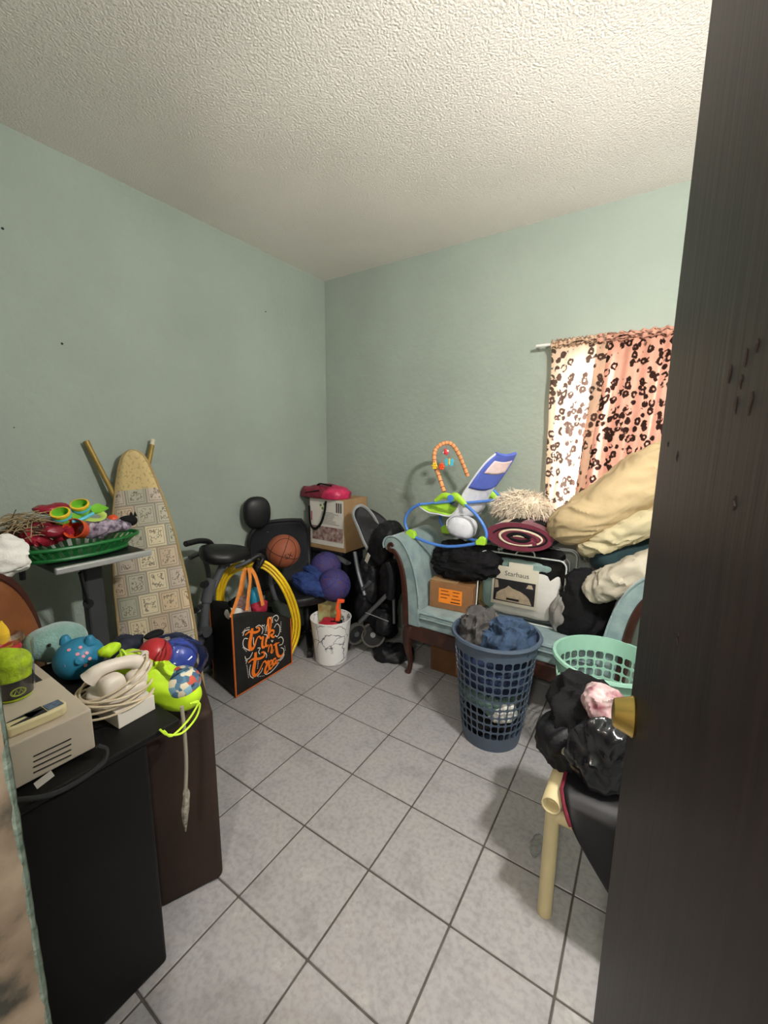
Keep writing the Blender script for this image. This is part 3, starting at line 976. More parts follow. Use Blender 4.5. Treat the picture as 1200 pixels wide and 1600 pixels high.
spir(-.6, 5.4, .66, .60, .0075, m_cream, 'cream_edge', .002)
spir(-.2, 5.9, .53, .44, .014, m_burg, 'inner_fold', .0)
spir(.2, 3.0, .30, .36, .016, m_black, 'inner_fold', .001)
spir(3.3, 6.2, .30, .30, .012, m_black, 'inner_fold', .001)
spir(.6, 2.6, .17, .22, .009, m_cream, 'inner_fold', .003)
spir(-1.2, 3.0, .74, .82, .006, m_black, 'inner_fold', .0)
for a0, a1, v0, v1, mt in ((.30, .36, 0, .9, m_cream), (.24, .30, 0, .95, m_black), (.60, .68, 0, .4, m_cream), (.75, .83, 0, .4, m_cream), (.05, .2, .15, .42, m_black), (.02, .2, .7, .95, m_black), (.86, .99, 0, .9, m_black)):
    cc = RC + V((0, 0, .01))
    q = MB().grid(lambda u, v: (lambda p: p + (p - V((cc.x, p.y, cc.z))).normalized() * .003)(roll(a0 + (a1 - a0) * u, v0 + (v1 - v0) * v)), 8, 8)
    q.build('stripe', mt, rb)

# shaggy cream pillow: a body with hundreds of soft strands
sp_ = thing('shaggy_pillow', 'cream shaggy long-haired pillow on top of the rolled blanket', 'pillow', (1.87, -.2, 1.1))
m_shag = mat('cream_faux_fur', '#E3D5BF', .95, var=.15, vs=20, sheen=.5)
SPC = P(816, 792, y=-.24)
MB().blob(SPC, (.155, .10, .085), 5, .02, 6, .9, M=Matrix.Rotation(-.12, 4, 'Y'), nu=40, nv=24).build('cushion', m_shag, sp_)
rnd = random.Random(3)
q = MB()
for k in range(1500):
    th, ph = rnd.uniform(0, 2 * PI), math.asin(rnd.uniform(-.5, 1))
    d = V((math.cos(ph) * math.cos(th), math.cos(ph) * math.sin(th), math.sin(ph)))
    p = SPC + V((d.x * .15, d.y * .095, d.z * .08))
    tdir = (d * .5 + V((rnd.uniform(-.7, .5), rnd.uniform(-1, .2), rnd.uniform(-.5, .35)))).normalized()
    l = rnd.uniform(.03, .075)
    q.tube([p, p + tdir * l * .5 + d * .006, p + tdir * l + V((0, 0, -.012))], [.0026, .0022, .0006], 3, caps=False)
o = q.build('fur', m_shag, sp_)
o['kind'] = 'stuff'

# folded comforter leaning up to the window
cf = thing('comforter', 'butter yellow comforter folded over on the settee against the window', 'comforter', (2.45, -.3, .85))


def along(p0, p1, up=(0, 0, 1)):
    return frame((V(p0) + V(p1)) / 2, V(p1) - V(p0), up), (V(p1) - V(p0)).length / 2


a0, a1 = P(862, 838, y=-.40), P(1085, 700, y=-.28)
Mx, hl_ = along(a0, a1)
MB().blob(Mx.translation + V((0, .02, .015)), (hl_ * 1.0, .19, .128), 31, .02, 3.0, .72, M=Mx, nu=170, nv=90, fold=.016, ff=6.5, fdir=(.55, 1.2, 1.5)).build('upper_fold', m_comf, cf)
a0, a1 = P(896, 862, y=-.44), P(1100, 770, y=-.30)
Mx, hl_ = along(a0, a1)
MB().blob(Mx.translation + V((0, .03, .0)), (hl_ * 1.0, .17, .085), 32, .02, 3.0, .72, M=Mx, nu=150, nv=80, fold=.018, ff=9, fdir=(.8, 1, 1.6)).build('lower_fold', m_comf2, cf)
a0, a1 = P(918, 868, y=-.40), P(1080, 836, y=-.30)
Mx, hl_ = along(a0, a1)
tag(MB().blob(Mx.translation + V((0, .03, -.02)), (hl_, .14, .07), 33, .02, 4, .75, M=Mx, nu=70, nv=40, fold=.014, ff=8).build('teal_blanket', m_dteal),
    'dark teal blanket squeezed under the yellow comforter', 'blanket', g_s)
a0, a1 = P(914, 930, y=-.50), P(1052, 866, y=-.46)
Mx, hl_ = along(a0, a1)
tag(MB().blob(Mx.translation + V((0, .03, .0)), (hl_, .12, .088), 34, .015, 4, .75, M=Mx, nu=90, nv=50, fold=.016, ff=8, fdir=(1.6, .8, 1)).build('ivory_pillow', m_pill),
    'ivory crinkled pillow sagging over the right settee arm', 'pillow', g_s)

# ------------------------------------------------------------------ clear bedding bags
m_vinyl = bpy.data.materials.new('clear_vinyl'); m_vinyl.use_nodes = True
N, L, b = tree(m_vinyl)
tr = N.new('ShaderNodeBsdfTransparent'); tr.inputs[0].default_value = (.985, .99, .99, 1)
gl = N.new('ShaderNodeBsdfGlossy'); gl.inputs['Roughness'].default_value = .12
nz = N.new('ShaderNodeTexNoise'); nz.inputs['Scale'].default_value = 9; nz.inputs['Detail'].default_value = 3
tc = N.new('ShaderNodeTexCoord'); L.new(tc.outputs['Object'], nz.inputs['Vector'])
bp = N.new('ShaderNodeBump'); bp.inputs['Strength'].default_value = .35; bp.inputs['Distance'].default_value = .01
L.new(nz.outputs['Fac'], bp.inputs['Height']); L.new(bp.outputs['Normal'], gl.inputs['Normal'])
fz = N.new('ShaderNodeFresnel'); fz.inputs[0].default_value = 1.33
ms = N.new('ShaderNodeMixShader'); L.new(fz.outputs[0], ms.inputs[0]); L.new(tr.outputs[0], ms.inputs[1]); L.new(gl.outputs[0], ms.inputs[2])
L.new(ms.outputs[0], N['Material Output'].inputs['Surface'])
m_piping = mat('grey_vinyl_piping', '#C9D0CC', .3, var=.05)
m_quiltm = mat('mint_quilt', '#8FA8A2', .9, var=.12, vs=10, bump=.3, bs=40)
m_quiltw = mat('white_quilt', '#E4E1DB', .9, var=.05, vs=8, bump=.4, bs=26)
m_cardw = mat('cream_card', '#DDD6C6', .7, var=.02)
m_dark = mat('dark_print', '#2B2A2D', .6, var=.2, vs=30)
m_beige = mat('beige_print', '#C7B49C', .7, var=.15, vs=30)

b0, b1 = P(743, 957, z=SZ), P(876, 986, z=SZ)
BGX = (V((b1.x, b1.y, 0)) - V((b0.x, b0.y, 0)))
bgw = BGX.length
print('bag', b0, b1, bgw)
GM = frame((b0.x, b0.y, SZ + .006), BGX, (0, 0, 1)) @ Matrix.Rotation(-.10, 4, 'X')     # x along front, y to the wall, z up
bag = thing('bedding_bag', 'clear vinyl bedding bag holding a white quilt and a cream printed card', 'bedding bag', (b0.x + BGX.x / 2, b0.y + BGX.y / 2, SZ))
bh, bt = .415, .15


def rrect(w, h, r, n=5):
    out = []
    for cx_, cy_, a0 in ((w - r, r, -90), (w - r, h - r, 0), (r, h - r, 90), (r, r, 180)):
        for i in range(n + 1):
            a = math.radians(a0 + 90 * i / n)
            out.append((cx_ + r * math.cos(a), cy_ + r * math.sin(a)))
    return out


XZl = Matrix(((1, 0, 0, 0), (0, 0, 1, 0), (0, 1, 0, 0), (0, 0, 0, 1)))


def vinyl_shell(G, w, h, t):
    q = MB(G)
    out = rrect(w, h, .045)
    n = len(out)
    rows = [(0.0, .0), (-.004, .5), (0, 1.0)]
    vs, fs = [], []
    for k, (sh, y) in enumerate(((0, 0), (.006, .5), (0, 1))):
        for x, z in out:
            vs.append(V((x + (sh if x > w / 2 else -sh), y * t, z)))
    for k in range(2):
        for i in range(n):
            fs.append((k * n + i, k * n + (i + 1) % n, (k + 1) * n + (i + 1) % n, (k + 1) * n + i))
    fs.append(tuple(range(n))); fs.append(tuple(range(3 * n - 1, 2 * n - 1, -1)))
    return q._a(vs, fs)


vinyl_shell(GM, bgw, bh, bt).build('vinyl_cover', m_vinyl, bag, ang=60)
for y in (0, bt):
    MB(GM).tube([V((x, y, z)) for x, z in rrect(bgw, bh, .045)], .0048, 6, closed=True).build('piping', m_piping, bag)
MB(GM).blob((bgw * .5, bt * .58, bh * .43), (bgw * .455, bt * .33, bh * .405), 41, .005, 5, .45, nu=80, nv=40, fold=.003, ff=9, fdir=(.6, 1, 1.5)).build('quilt', m_quiltw, bag)
MB(GM).blob((bgw * .13, bt * .5, bh * .44), (bgw * .105, bt * .36, bh * .36), 42, .005, 6, .6, nu=50, nv=30, fold=.005, ff=12).build('mint_sham', m_quiltm, bag)
MB(GM).blob((bgw * .46, bt * .5, bh * .83), (bgw * .40, bt * .34, bh * .085), 43, .006, 6, .6, nu=50, nv=24, fold=.006, ff=12).build('mint_sham', m_quiltm, bag)
cdw = MB(GM)
C0, C1, Z0, Z1 = .175 * bgw, .71 * bgw, .20 * bh, .80 * bh
cdw.box((C0, .006, Z0), (C1, .009, Z1)); cdw.box((.36 * bgw, .007, Z1 - .004), (.64 * bgw, .010, Z1 + .03))
card = cdw.build('insert_card', m_cardw, bag, smooth=False)
CMt = GM @ Matrix.Translation((0, .0055, 0)) @ Matrix(((1, 0, 0, 0), (0, 0, -1, 0), (0, 1, 0, 0), (0, 0, 0, 1)))
pz0, pz1 = Z0 + .022, Z0 + .165
px0, px1 = C0 + .014, C1 - .012
MB(GM).box((px0, .0048, pz0), (px1, .0058, pz1)).build('printed_photo', m_dark, card, smooth=False)
bed = [(.02, .02), (.05, .045), (.06, .07), (.13, .085), (.16, .10), (.30, .105), (.55, .10), (.70, .09), (.78, .06), (.90, .02)]
bd = MB(GM)
pw, ph_ = px1 - px0, pz1 - pz0
o_ = [(px0 + .06 * pw, pz0 + .05 * ph_), (px1 - .06 * pw, pz0 + .03 * ph_), (px1 - .13 * pw, pz0 + .3 * ph_), (px1 - .2 * pw, pz0 + .42 * ph_), (px1 - .34 * pw, pz0 + .55 * ph_), (px0 + .46 * pw, pz0 + .64 * ph_), (px0 + .36 * pw, pz0 + .74 * ph_), (px0 + .28 * pw, pz0 + .60 * ph_), (px0 + .18 * pw, pz0 + .5 * ph_), (px0 + .08 * pw, pz0 + .35 * ph_)]
bd.prism(o_, Matrix(((1, 0, 0, 0), (0, 0, -1, .0047), (0, 1, 0, 0), (0, 0, 0, 1))), .0004)
bd.prism([(px0 + .02 * pw, pz0 + .55 * ph_), (px0 + .12 * pw, pz0 + .6 * ph_), (px0 + .09 * pw, pz0 + .92 * ph_), (px0 + .02 * pw, pz0 + .95 * ph_)], Matrix(((1, 0, 0, 0), (0, 0, -1, .0047), (0, 1, 0, 0), (0, 0, 0, 1))), .0004)
bd.prism([(px1 - .22 * pw, pz0 + .75 * ph_), (px1 - .05 * pw, pz0 + .75 * ph_), (px1 - .09 * pw, pz0 + .92 * ph_), (px1 - .17 * pw, pz0 + .92 * ph_)], Matrix(((1, 0, 0, 0), (0, 0, -1, .0047), (0, 1, 0, 0), (0, 0, 0, 1))), .0004)
bd.build('printed_bed', m_beige, card, smooth=False)
MB(GM).box((px0 + .33 * pw, .0036, pz0 + .10 * ph_), (px0 + .64 * pw, .0042, pz0 + .19 * ph_)).build('caption_bar', m_ink, card, smooth=False)
text_mb(MB(), 'Starhaus', .044, CMt @ Matrix.Translation(((C0 + C1) / 2 + .01, Z1 - .045, 0)), .0004).build('lettering', m_greyc, card, smooth=False)
text_mb(MB(), '3pc', .02, CMt @ Matrix.Translation((px1 - .02, pz0 + .65 * ph_, .0012)), .0006).build('lettering', m_cardw, card, smooth=False) if False else None
# the bag's carrying loop and side zip
MB(GM).tube(spline([(.42 * bgw, .02, bh), (.47 * bgw, .0, bh + .028), (.56 * bgw, -.01, bh + .035), (.63 * bgw, 0, bh + .03), (.645 * bgw, .02, bh)], 6), .004, 7).build('handle', m_quiltw, bag)
MB(GM).tube(spline([(.93 * bgw, -.004, .07), (.90 * bgw, -.006, .13), (.93 * bgw, -.004, .15), (.955 * bgw, -.004, .06), (.96 * bgw, -.004, .02)], 5), .005, 6).build('zip_strap', m_piping, bag)

G2 = GM @ Matrix.Translation((.075, bt + .012, .02))
bag2 = thing('bedding_bag', 'taller clear vinyl bag standing behind the one with the printed card', 'bedding bag', G2.translation)
G2 = G2 @ Matrix.Translation((0, 0, -.02))
vinyl_shell(G2, bgw * .93, bh + .045, .07).build('vinyl_cover', m_vinyl, bag2, ang=60)
for y in (0, .07):
    MB(G2).tube([V((x, y, z)) for x, z in rrect(bgw * .93, bh + .045, .045)], .0045, 6, closed=True).build('piping', m_piping, bag2)
MB(G2).blob((bgw * .46, .036, bh * .42), (bgw * .42, .025, bh * .38), 44, .004, 6, .5, nu=40, nv=24).build('quilt', m_greyc, bag2)

# ------------------------------------------------------------------ baby bouncer perched on the settee
m_btube = mat('bouncer_blue', '#4F7FD0', .35, var=.05)
m_lime = mat('lime_plastic', '#A6D63C', .4, var=.08)
m_bw = mat('white_mesh_fabric', '#DADBE2', .8, var=.06, vs=20, bump=.2, bs=200)
m_bb = mat('periwinkle_fabric', '#5A6CC4', .8, var=.1, vs=12)
m_ora = mat('orange_stripe', '#E9A06A', .8, var=.1, vs=40)
m_brn = mat('brown_stripe', '#8A4A2E', .8)
m_pinkw = mat('pink_label', '#F0D9DA', .7, var=.06, vs=60)
m_redt = mat('red_toy', '#D8404A', .4)
m_skyt = mat('sky_blue_toy', '#5CC0DA', .4)
m_yelt = mat('yellow_toy', '#F0C63A', .4)
YN, YFb = -.46, -.17
bo = thing('baby_bouncer', 'blue and lime baby bouncer with toy arch perched on the settee arm', 'baby bouncer', (1.4, -.3, .95))
loop = [(724, 786), (742, 802), (756, 822), (760, 838), (752, 846), (734, 851), (700, 854), (670, 848), (644, 836), (634, 822), (634, 808), (642, 796), (655, 788)]
pn = [P(x, y, y=YN) for x, y in loop]
FV = V((.13, YFb - YN, 0))
pf = [p + FV for p in pn]
for pp in (pn, pf):
    MB().tube(spline(pp, 6), .0105, 10).build('frame_tube', m_btube, bo)
for i in (8, 4):
    c = (pn[i])
    for cc in (pn[i], pf[i]):
        MB().prism([(-.035, -.022), (.028, -.022), (.034, .0), (.02, .028), (-.02, .04), (-.045, .02)] if i == 8 else [(-.03, -.025), (.03, -.02), (.035, .03), (.0, .035), (-.035, .0)],
                   Matrix.Translation(cc + V((0, .02, 0))) @ Matrix(((1, 0, 0, 0), (0, 0, -1, 0), (0, 1, 0, 0), (0, 0, 0, 1))), .04).build('foot', m_lime, bo, bevel=.006)
MB().tube([pn[12], pf[12]], .009, 8).build('crossbar', m_btube, bo)
MB().tube([pn[0], pf[0]], .009, 8).build('crossbar', m_btube, bo)
# hubs
for pp in (pn, pf):
    h0 = pp[0] + (P(706, 778, y=YN) - pn[0])
    MB().tube(spline([pp[0] + V((.02, 0, -.02)), pp[0], h0 + V((.03, -.004, .012)), h0, h0 + V((-.06, 0, .01)), h0 + V((-.12, 0, -.03))], 5), [.013, .02, .026, .026, .02, .012], 10, flat=.6, up=(0, 1, 0)).build('hub_bracket', m_lime, bo)
    MB().lathe([(.0005, 0), (.022, 0), (.022, .008), (.010, .010), (.0005, .010)], 24, M=lathe_m(h0 + V((0, -.016, 0)), (0, -1, 0))).build('hub_disc', m_btube, bo)
# sling seat, lofted between the sides
prof = [(653, 790), (668, 800), (684, 803), (702, 806), (714, 796), (722, 775), (738, 750), (756, 724), (768, 709)]
ps = spline([P(x, y, y=YN + .03) for x, y in prof], 5)
nps = len(ps)


def sling(off):
    def fn(u, v):
        k = u * (nps - 1); i = min(int(k), nps - 2)
        p = ps[i].lerp(ps[i + 1], k - i)
        w = (YFb - YN - .06) * (1.0 if u < .75 else 1 - .30 * ((u - .75) / .25) ** 2)
        mid = (YFb - YN - .06) / 2
        sag = -.028 * math.sin(PI * v) * (1 - abs(u - .5))
        return V((p.x + off * .6 - sag * .5 + FV.x * (mid - w / 2 + w * v) / FV.y, p.y + mid - w / 2 + w * v, p.z + sag - off))
    return fn


MB().grid(sling(.0), 40, 12).build('sling_seat', m_bw, bo, solid=.008)
s1 = sling(.007)
MB().grid(lambda u, v: s1(.70 + .30 * u, v), 16, 10).build('blue_headrest', m_bb, bo, solid=.005)
s2 = sling(.012)
MB().grid(lambda u, v: s2(.82 + .12 * u, .12 + .76 * v), 8, 8).build('care_label', m_pinkw, bo, solid=.001)
s3 = sling(-.012)
MB().grid(lambda u, v: s3(.0 + .33 * u, v), 14, 8).build('lime_liner', m_lime, bo, solid=.012)
for v in (0, 1):
    MB().tube([sling(0)(i / 40, v) for i in range(41)], .006, 6).build('edge_binding', m_bw, bo)
MB().tube([sling(.0)(1.0, i / 10) for i in range(11)], .012, 7).build('edge_binding', m_bb, bo)
# white motor pouch under the seat
pc = P(722, 822, y=-.36)
MB().blob(pc, (.098, .075, .075), 6, .004, 8, .7, M=Matrix.Rotation(.25, 4, 'Y'), nu=36, nv=20, fold=.004, ff=16).build('white_pouch', m_bw, bo)
MB().tube(spline([P(698, 822, y=-.43), P(700, 812, y=-.43), P(716, 804, y=-.43), P(740, 806, y=-.43)], 5), .004, 6).build('pouch_trim', m_bw, bo)
MB().tube(spline([P(755, 757, y=YFb), P(768, 764, y=YFb), P(784, 779, y=YFb)], 5), .010, 8).build('rear_tube', m_btube, bo)
# striped toy arch
ar = spline([P(694, 768, y=YN + .02), P(686, 744, y=YN + .05), P(679, 722, y=YN + .09), P(680, 704, y=YN + .12), P(690, 694, y=-.315), P(704, 693, y=-.28), P(715, 706, y=-.24), P(723, 724, y=-.21), P(731, 744, y=YFb - .02)], 8)
arch = MB().tube(ar, .0135, 12).build('toy_arch', m_ora, bo)
for i in range(2, len(ar) - 2, 3):
    MB().tube([ar[i], ar[i].lerp(ar[i + 1], .35)], .0150, 12).build('stripe', m_brn, arch)


def toy(px, py, yy, kind):
    c = P(px, py, y=yy)
    if kind == 'butterfly':
        t = MB().lathe([(.0005, -.02), (.006, -.018), (.008, 0), (.006, .012), (.009, .018), (.0005, .027)], 12, c).build('butterfly_toy', m_yelt, bo)
        for sx in (-1, 1):
            MB().lathe([(.0005, -.004), (.016, -.003), (.016, .003), (.0005, .004)], 16, M=lathe_m(c + V((sx * .020, 0, .008)), (0, 1, 0))).build('wing', m_skyt, t)
            MB().lathe([(.0005, -.004), (.013, -.003), (.013, .003), (.0005, .004)], 16, M=lathe_m(c + V((sx * .018, 0, -.014)), (0, 1, 0))).build('wing', m_skyt, t)
    elif kind == 'red':
        t = MB().lathe([(.0005, -.02), (.012, -.018), (.018, -.004), (.012, .012), (.0005, .018)], 14, c).build('red_toy', m_redt, bo)
        for k in range(4):
            a = k * PI / 2 + .4
            MB().sphere(c + V((.016 * math.cos(a), -.005, .016 * math.sin(a))), .008, 10).build('petal', m_redt if k % 2 else m_pinkw, t)
    else:
        mt = m_yelt if kind == 'yellow' else m_or
        t = MB().sphere(c, .010, 12).build('flower_toy', mt, bo)
        for k in range(6):
            a = k * PI / 3
            MB().sphere(c + V((.013 * math.cos(a), 0, .016 * math.sin(a))), .009, 10).build('petal', mt, t)
    MB().tube([c + V((0, 0, .015)), c + V((0, 0, .045))], .0015, 5).build('toy_string', m_redt, t)


toy(697, 706, -.30, 'red'); toy(702, 722, -.27, 'butterfly'); toy(679, 728, YN + .05, 'yellow'); toy(690, 729, YN + .03, 'orange')

# ------------------------------------------------------------------ stroller beside the settee arm
m_nylon = mat('black_nylon', '#121216', .55, var=.3, vs=12, bump=.5, bs=28, spec=.35)
m_gmet = mat('grey_aluminium', '#6A6C70', .4, metal=.6, var=.08)
m_rim = mat('pale_grey_trim', '#8E9091', .5, var=.05)
m_rub = mat('dark_rubber', '#1B1B1D', .7)
m_spoke = mat('wheel_grey', '#4C4A45', .6, var=.1)
sr = thing('stroller', 'folded black stroller with grey canopy trim standing by the settee arm', 'stroller', (.84, -.42, 0))
rimp = [P(577, 862, y=-.50), P(569, 848, y=-.50), P(560, 826, y=-.49), P(552, 806, y=-.47), P(555, 794, y=-.44), P(565, 790, y=-.40), P(577, 798, y=-.37), P(588, 814, y=-.35), P(592, 826, y=-.34)]
rimp = spline(rimp, 5)
canopy = MB()
back = P(618, 838, y=-.33)
nr = len(rimp)


def can(u, v):
    k = u * (nr - 1); i = min(int(k), nr - 2)
    p = rimp[i].lerp(rimp[i + 1], k - i)
    q = p.lerp(back, v)
    return q + V((.0, .07, .02)) * math.sin(PI * v) * math.sin(PI * u)


cno = canopy.grid(can, 24, 10).build('canopy', m_nylon, sr, solid=.006)
MB().tube(rimp, .013, 8, up=(0, 1, 0), flat=.6).build('canopy_trim', m_rim, cno)
MB().blob(P(604, 850, y=-.42), (.085, .11, .16), 51, .02, 6, .7, M=Matrix.Rotation(.35, 4, 'Y'), nu=50, nv=30, fold=.014, ff=9).build('seat_pad', m_nylon, sr)
MB().blob(P(580, 905, y=-.43), (.085, .10, .17), 52, .02, 6, .7, nu=50, nv=30, fold=.014, ff=9).build('seat_back', m_nylon, sr)
MB().blob(P(612, 905, y=-.42), (.06, .10, .16), 53, .015, 6, .7, nu=40, nv=30, fold=.014, ff=9).build('footrest', m_nylon, sr)
MB().blob(P(597, 968, y=-.42), (.12, .12, .12), 54, .02, 6, .75, nu=40, nv=30, fold=.018, ff=9).build('under_basket', m_nylon, sr)
lbp = frame(P(572, 878, y=-.56), (.35, -.2, .55), (0, -1, .2))
MB(lbp).box((0, -.016, 0), (.09, .016, .002)).build('care_label', m_cardw, sr, smooth=False)


MB().blob(P(570, 945, y=-.50), (.055, .06, .13), 59, .012, 6, .8, nu=40, nv=30, fold=.014, ff=9).build('side_pocket', m_nylon, sr)
MB().blob(P(612, 842, y=-.40), (.085, .12, .07), 60, .012, 6, .7, nu=40, nv=30, fold=.014, ff=9).build('hood_pack', m_nylon, sr)
MB().blob(P(597, 915, y=-.33), (.13, .10, .30), 58, .02, 5, .7, nu=50, nv=36, fold=.02, ff=7).build('seat_shell', m_nylon, sr)


def st_tube(pts, r, mt, nm):
    MB().tube(spline(pts, 5), r, 9).build(nm, mt, sr)


st_tube([P(604, 930, y=-.56), P(562, 972, y=-.58)], .016, m_gmet, 'frame_tube')
st_tube([P(578, 909, y=-.57), P(566, 921, y=-.57)], .014, m_gmet, 'frame_tube')
st_tube([P(615, 935, y=-.545), P(616, 974, y=-.545)], .010, m_gmet, 'frame_tube')
st_tube([P(554, 862, y=-.52), P(560, 895, y=-.53), P(570, 930, y=-.55)], .016, m_gmet, 'frame_tube')
st_tube([P(571, 957, y=-.60), P(607, 971, y=-.59)], .0025, m_rim, 'cable')
st_tube([P(606, 878, y=-.56), P(612, 900, y=-.56), P(610, 935, y=-.56)], .030, m_nylon, 'joint_housing')
st_tube([P(592, 838, y=-.45), P(604, 822, y=-.43), P(618, 818, y=-.38), P(628, 830, y=-.32)], .022, m_nylon, 'push_handle')


def wheel(c, ax, r, w):
    W = lathe_m(c, ax)
    t = MB(W).lathe([(r - .018, -w), (r - .004, -w), (r, -w * .5), (r, w * .5), (r - .004, w), (r - .018, w)], 32, closed=True).build('tyre', m_spoke, sr)
    MB(W).lathe([(.0005, -w * .6), (r - .02, -w * .4), (r - .017, 0), (r - .02, w * .4), (.0005, w * .6)], 28).build('wheel_disc', m_rub, t)
    MB(W).lathe([(.0005, -w), (.02, -w), (.02, w), (.0005, w)], 16).build('hub', m_gmet, t)


wheel(P(556, 990, y=-.60) * 1.0 + V((0, 0, 0)), (.80, -.3, .0), .085, .018)
wheel(P(583, 992, y=-.50), (.45, -.75, .35), .095, .02)
wheel(V((.72, -.28, .085)), (.85, -.3, .0), .085, .018)
tag(MB().blob(P(612, 1019, z=.03), (.15, .10, .05), 55, .02, 5, .8, M=Matrix.Rotation(.55, 4, 'Z'), nu=60, nv=30, fold=.02, ff=9, floor=.004).build('black_cloth', m_nylon),
    'black nylon cloth lying on the floor beneath the stroller', 'cloth')

# ------------------------------------------------------------------ corner: storage boxes and bags
cb = thing('storage_box', 'dark plastic storage box at the bottom of the corner stack', 'box', (.27, -.22, 0))
MB().box((.06, -.36, 0), (.46, -.05, .66)).build('tub', m_nylon, cb, smooth=False, bevel=.02, seg=3)
MB().box((.045, -.375, .66), (.475, -.035, .69)).build('lid', m_nylon, cb, smooth=False, bevel=.008)
pb = thing('printed_carton', 'cardboard carton with white printed front, stacked in the room corner', 'box', (.27, -.2, .69))
f0, f1 = P(483, 783, y=-.36), P(538, 782, y=-.36)
zt = f1.z
m_pw = mat('white_print', '#D8D3CA', .6, var=.04, vs=20)
MB().box((f0.x, -.355, .691), (f1.x, -.05, zt)).build('carton', m_kraft, pb, smooth=False, bevel=.003)
pr = MB().box((f0.x + .006, -.3575, zt - .40), (f1.x - .012, -.3555, zt - .008)).build('printed_panel', m_pw, pb, smooth=False)
ww = f1.x - f0.x
MB().box((f0.x + .03, -.3590, zt - .36), (f1.x - .02, -.3577, zt - .24)).build('printed_photo', mat('maroon_print', '#6B3238', .6, var=.8, vs=28, col2='#B8A99E'), pr, smooth=False)
pq = MB()
for k in range(9):
    pq.box((f0.x + .14, -.3590, zt - .215 + k * .012), (f0.x + .14 + ww * random.uniform(.3, .5), -.3577, zt - .212 + k * .012))
for k in range(3):
    pq.box((f1.x - .09 + k * .022, -.3590, zt - .11), (f1.x - .075 + k * .022, -.3577, zt - .03))
pq.build('printed_lines', m_greyc, pr, smooth=False)
pl = MB()
for a, z in ((.13, .06), (.17, .05), (.15, .085)):
    pl.lathe([(.0005, 0), (.012, 0), (.012, .001), (.0005, .001)], 12, M=lathe_m((f0.x + a, -.358, zt - z), (0, -1, 0)))
pl.build('printed_mark', mat('green_print', '#6F8F4A', .6), pr, smooth=False)
MB().box((f0.x + .02, -.359, zt - .20), (f0.x + .03, -.3577, zt - .12)).build('printed_mark', m_red, pr, smooth=False)
m_rbag = mat('maroon_shiny_nylon', '#7A2236', .4, var=.3, vs=14, bump=.3, bs=30)
m_pbag = mat('pink_shiny_nylon', '#C2305A', .35, var=.2, vs=14, bump=.3, bs=30)
rg = thing('duffel_bag', 'maroon and pink duffel bag lying on top of the printed carton', 'bag', (.27, -.22, zt))
c0 = P(511, 770, y=-.26)
MB().blob(c0 + V((-.03, 0, -.01)), (.22, .13, .075), 61, .012, 6, .7, nu=70, nv=36, fold=.012, ff=11, floor=zt + .002).build('body', m_rbag, rg)
MB().blob(c0 + V((.13, -.03, -.01)), (.11, .11, .07), 62, .01, 6, .75, nu=50, nv=30, fold=.01, ff=12, floor=zt + .002).build('end_pocket', m_pbag, rg)
MB().tube(spline([c0 + V((-.2, -.10, -.02)), c0 + V((-.1, -.135, .01)), c0 + V((.03, -.135, .035))], 6), .006, 6).build('zip', m_black, rg)
MB().tube(spline([c0 + V((-.05, -.06, .07)), c0 + V((.0, -.08, .085)), c0 + V((.06, -.08, .08)), c0 + V((.10, -.05, .07))], 6), .014, 6, flat=.4).build('handle', m_black, rg)
sb = [P(509, 783, y=-.365), P(507, 800, y=-.38), P(501, 818, y=-.39), P(492, 826, y=-.385), P(485, 818, y=-.375), P(483, 790, y=-.365)]
tag(MB().tube(spline(sb, 6), .012, 8, up=(0, 1, 0), flat=.3).build('black_strap', m_black), 'black webbing strap looped down the front of the printed carton', 'strap')

# ------------------------------------------------------------------ office chair with headrest, turned towards the corner
m_mesh = mat('charcoal_mesh', '#202024', .7, var=.2, vs=60, bump=.4, bs=300)
m_pad = mat('black_leatherette', '#1A1A1C', .42, var=.15, vs=10, bump=.1, bs=90)
m_arm = mat('dull_grey_plastic', '#55585C', .5, var=.08)
CH = V((.35, -.66, 0))
oc = thing('office_chair', 'black office chair with a round headrest by the left wall', 'chair', CH)
fd = V((.94, -.33, 0)).normalized(); wdv = V((.33, .94, 0)).normalized()
hc = P(401, 801, d=3.10)
HMx = frame(hc, wdv, (0, 0, 1))
MB(HMx).blob((0, 0, 0), (.104, .05, .122), 0, .002, 3, .8, nu=40, nv=24).build('headrest', m_pad, oc)
bc = P(437, 858, d=3.30)
for k, (a, z) in enumerate(((-.23, -.12),)):
    pass


def backr(u, v):
    a = (u - .5)
    w = .25 * (1 - .25 * (v - .55) ** 2 * 2) * (1 - .5 * max(0, v - .85) * 3)
    p = bc + wdv * (2 * a * w) + V((0, 0, -.28 + .50 * v)) - fd * (.05 * math.sin(PI * v) - .13 * a * a * 2 + .07 * v - .03)
    return p


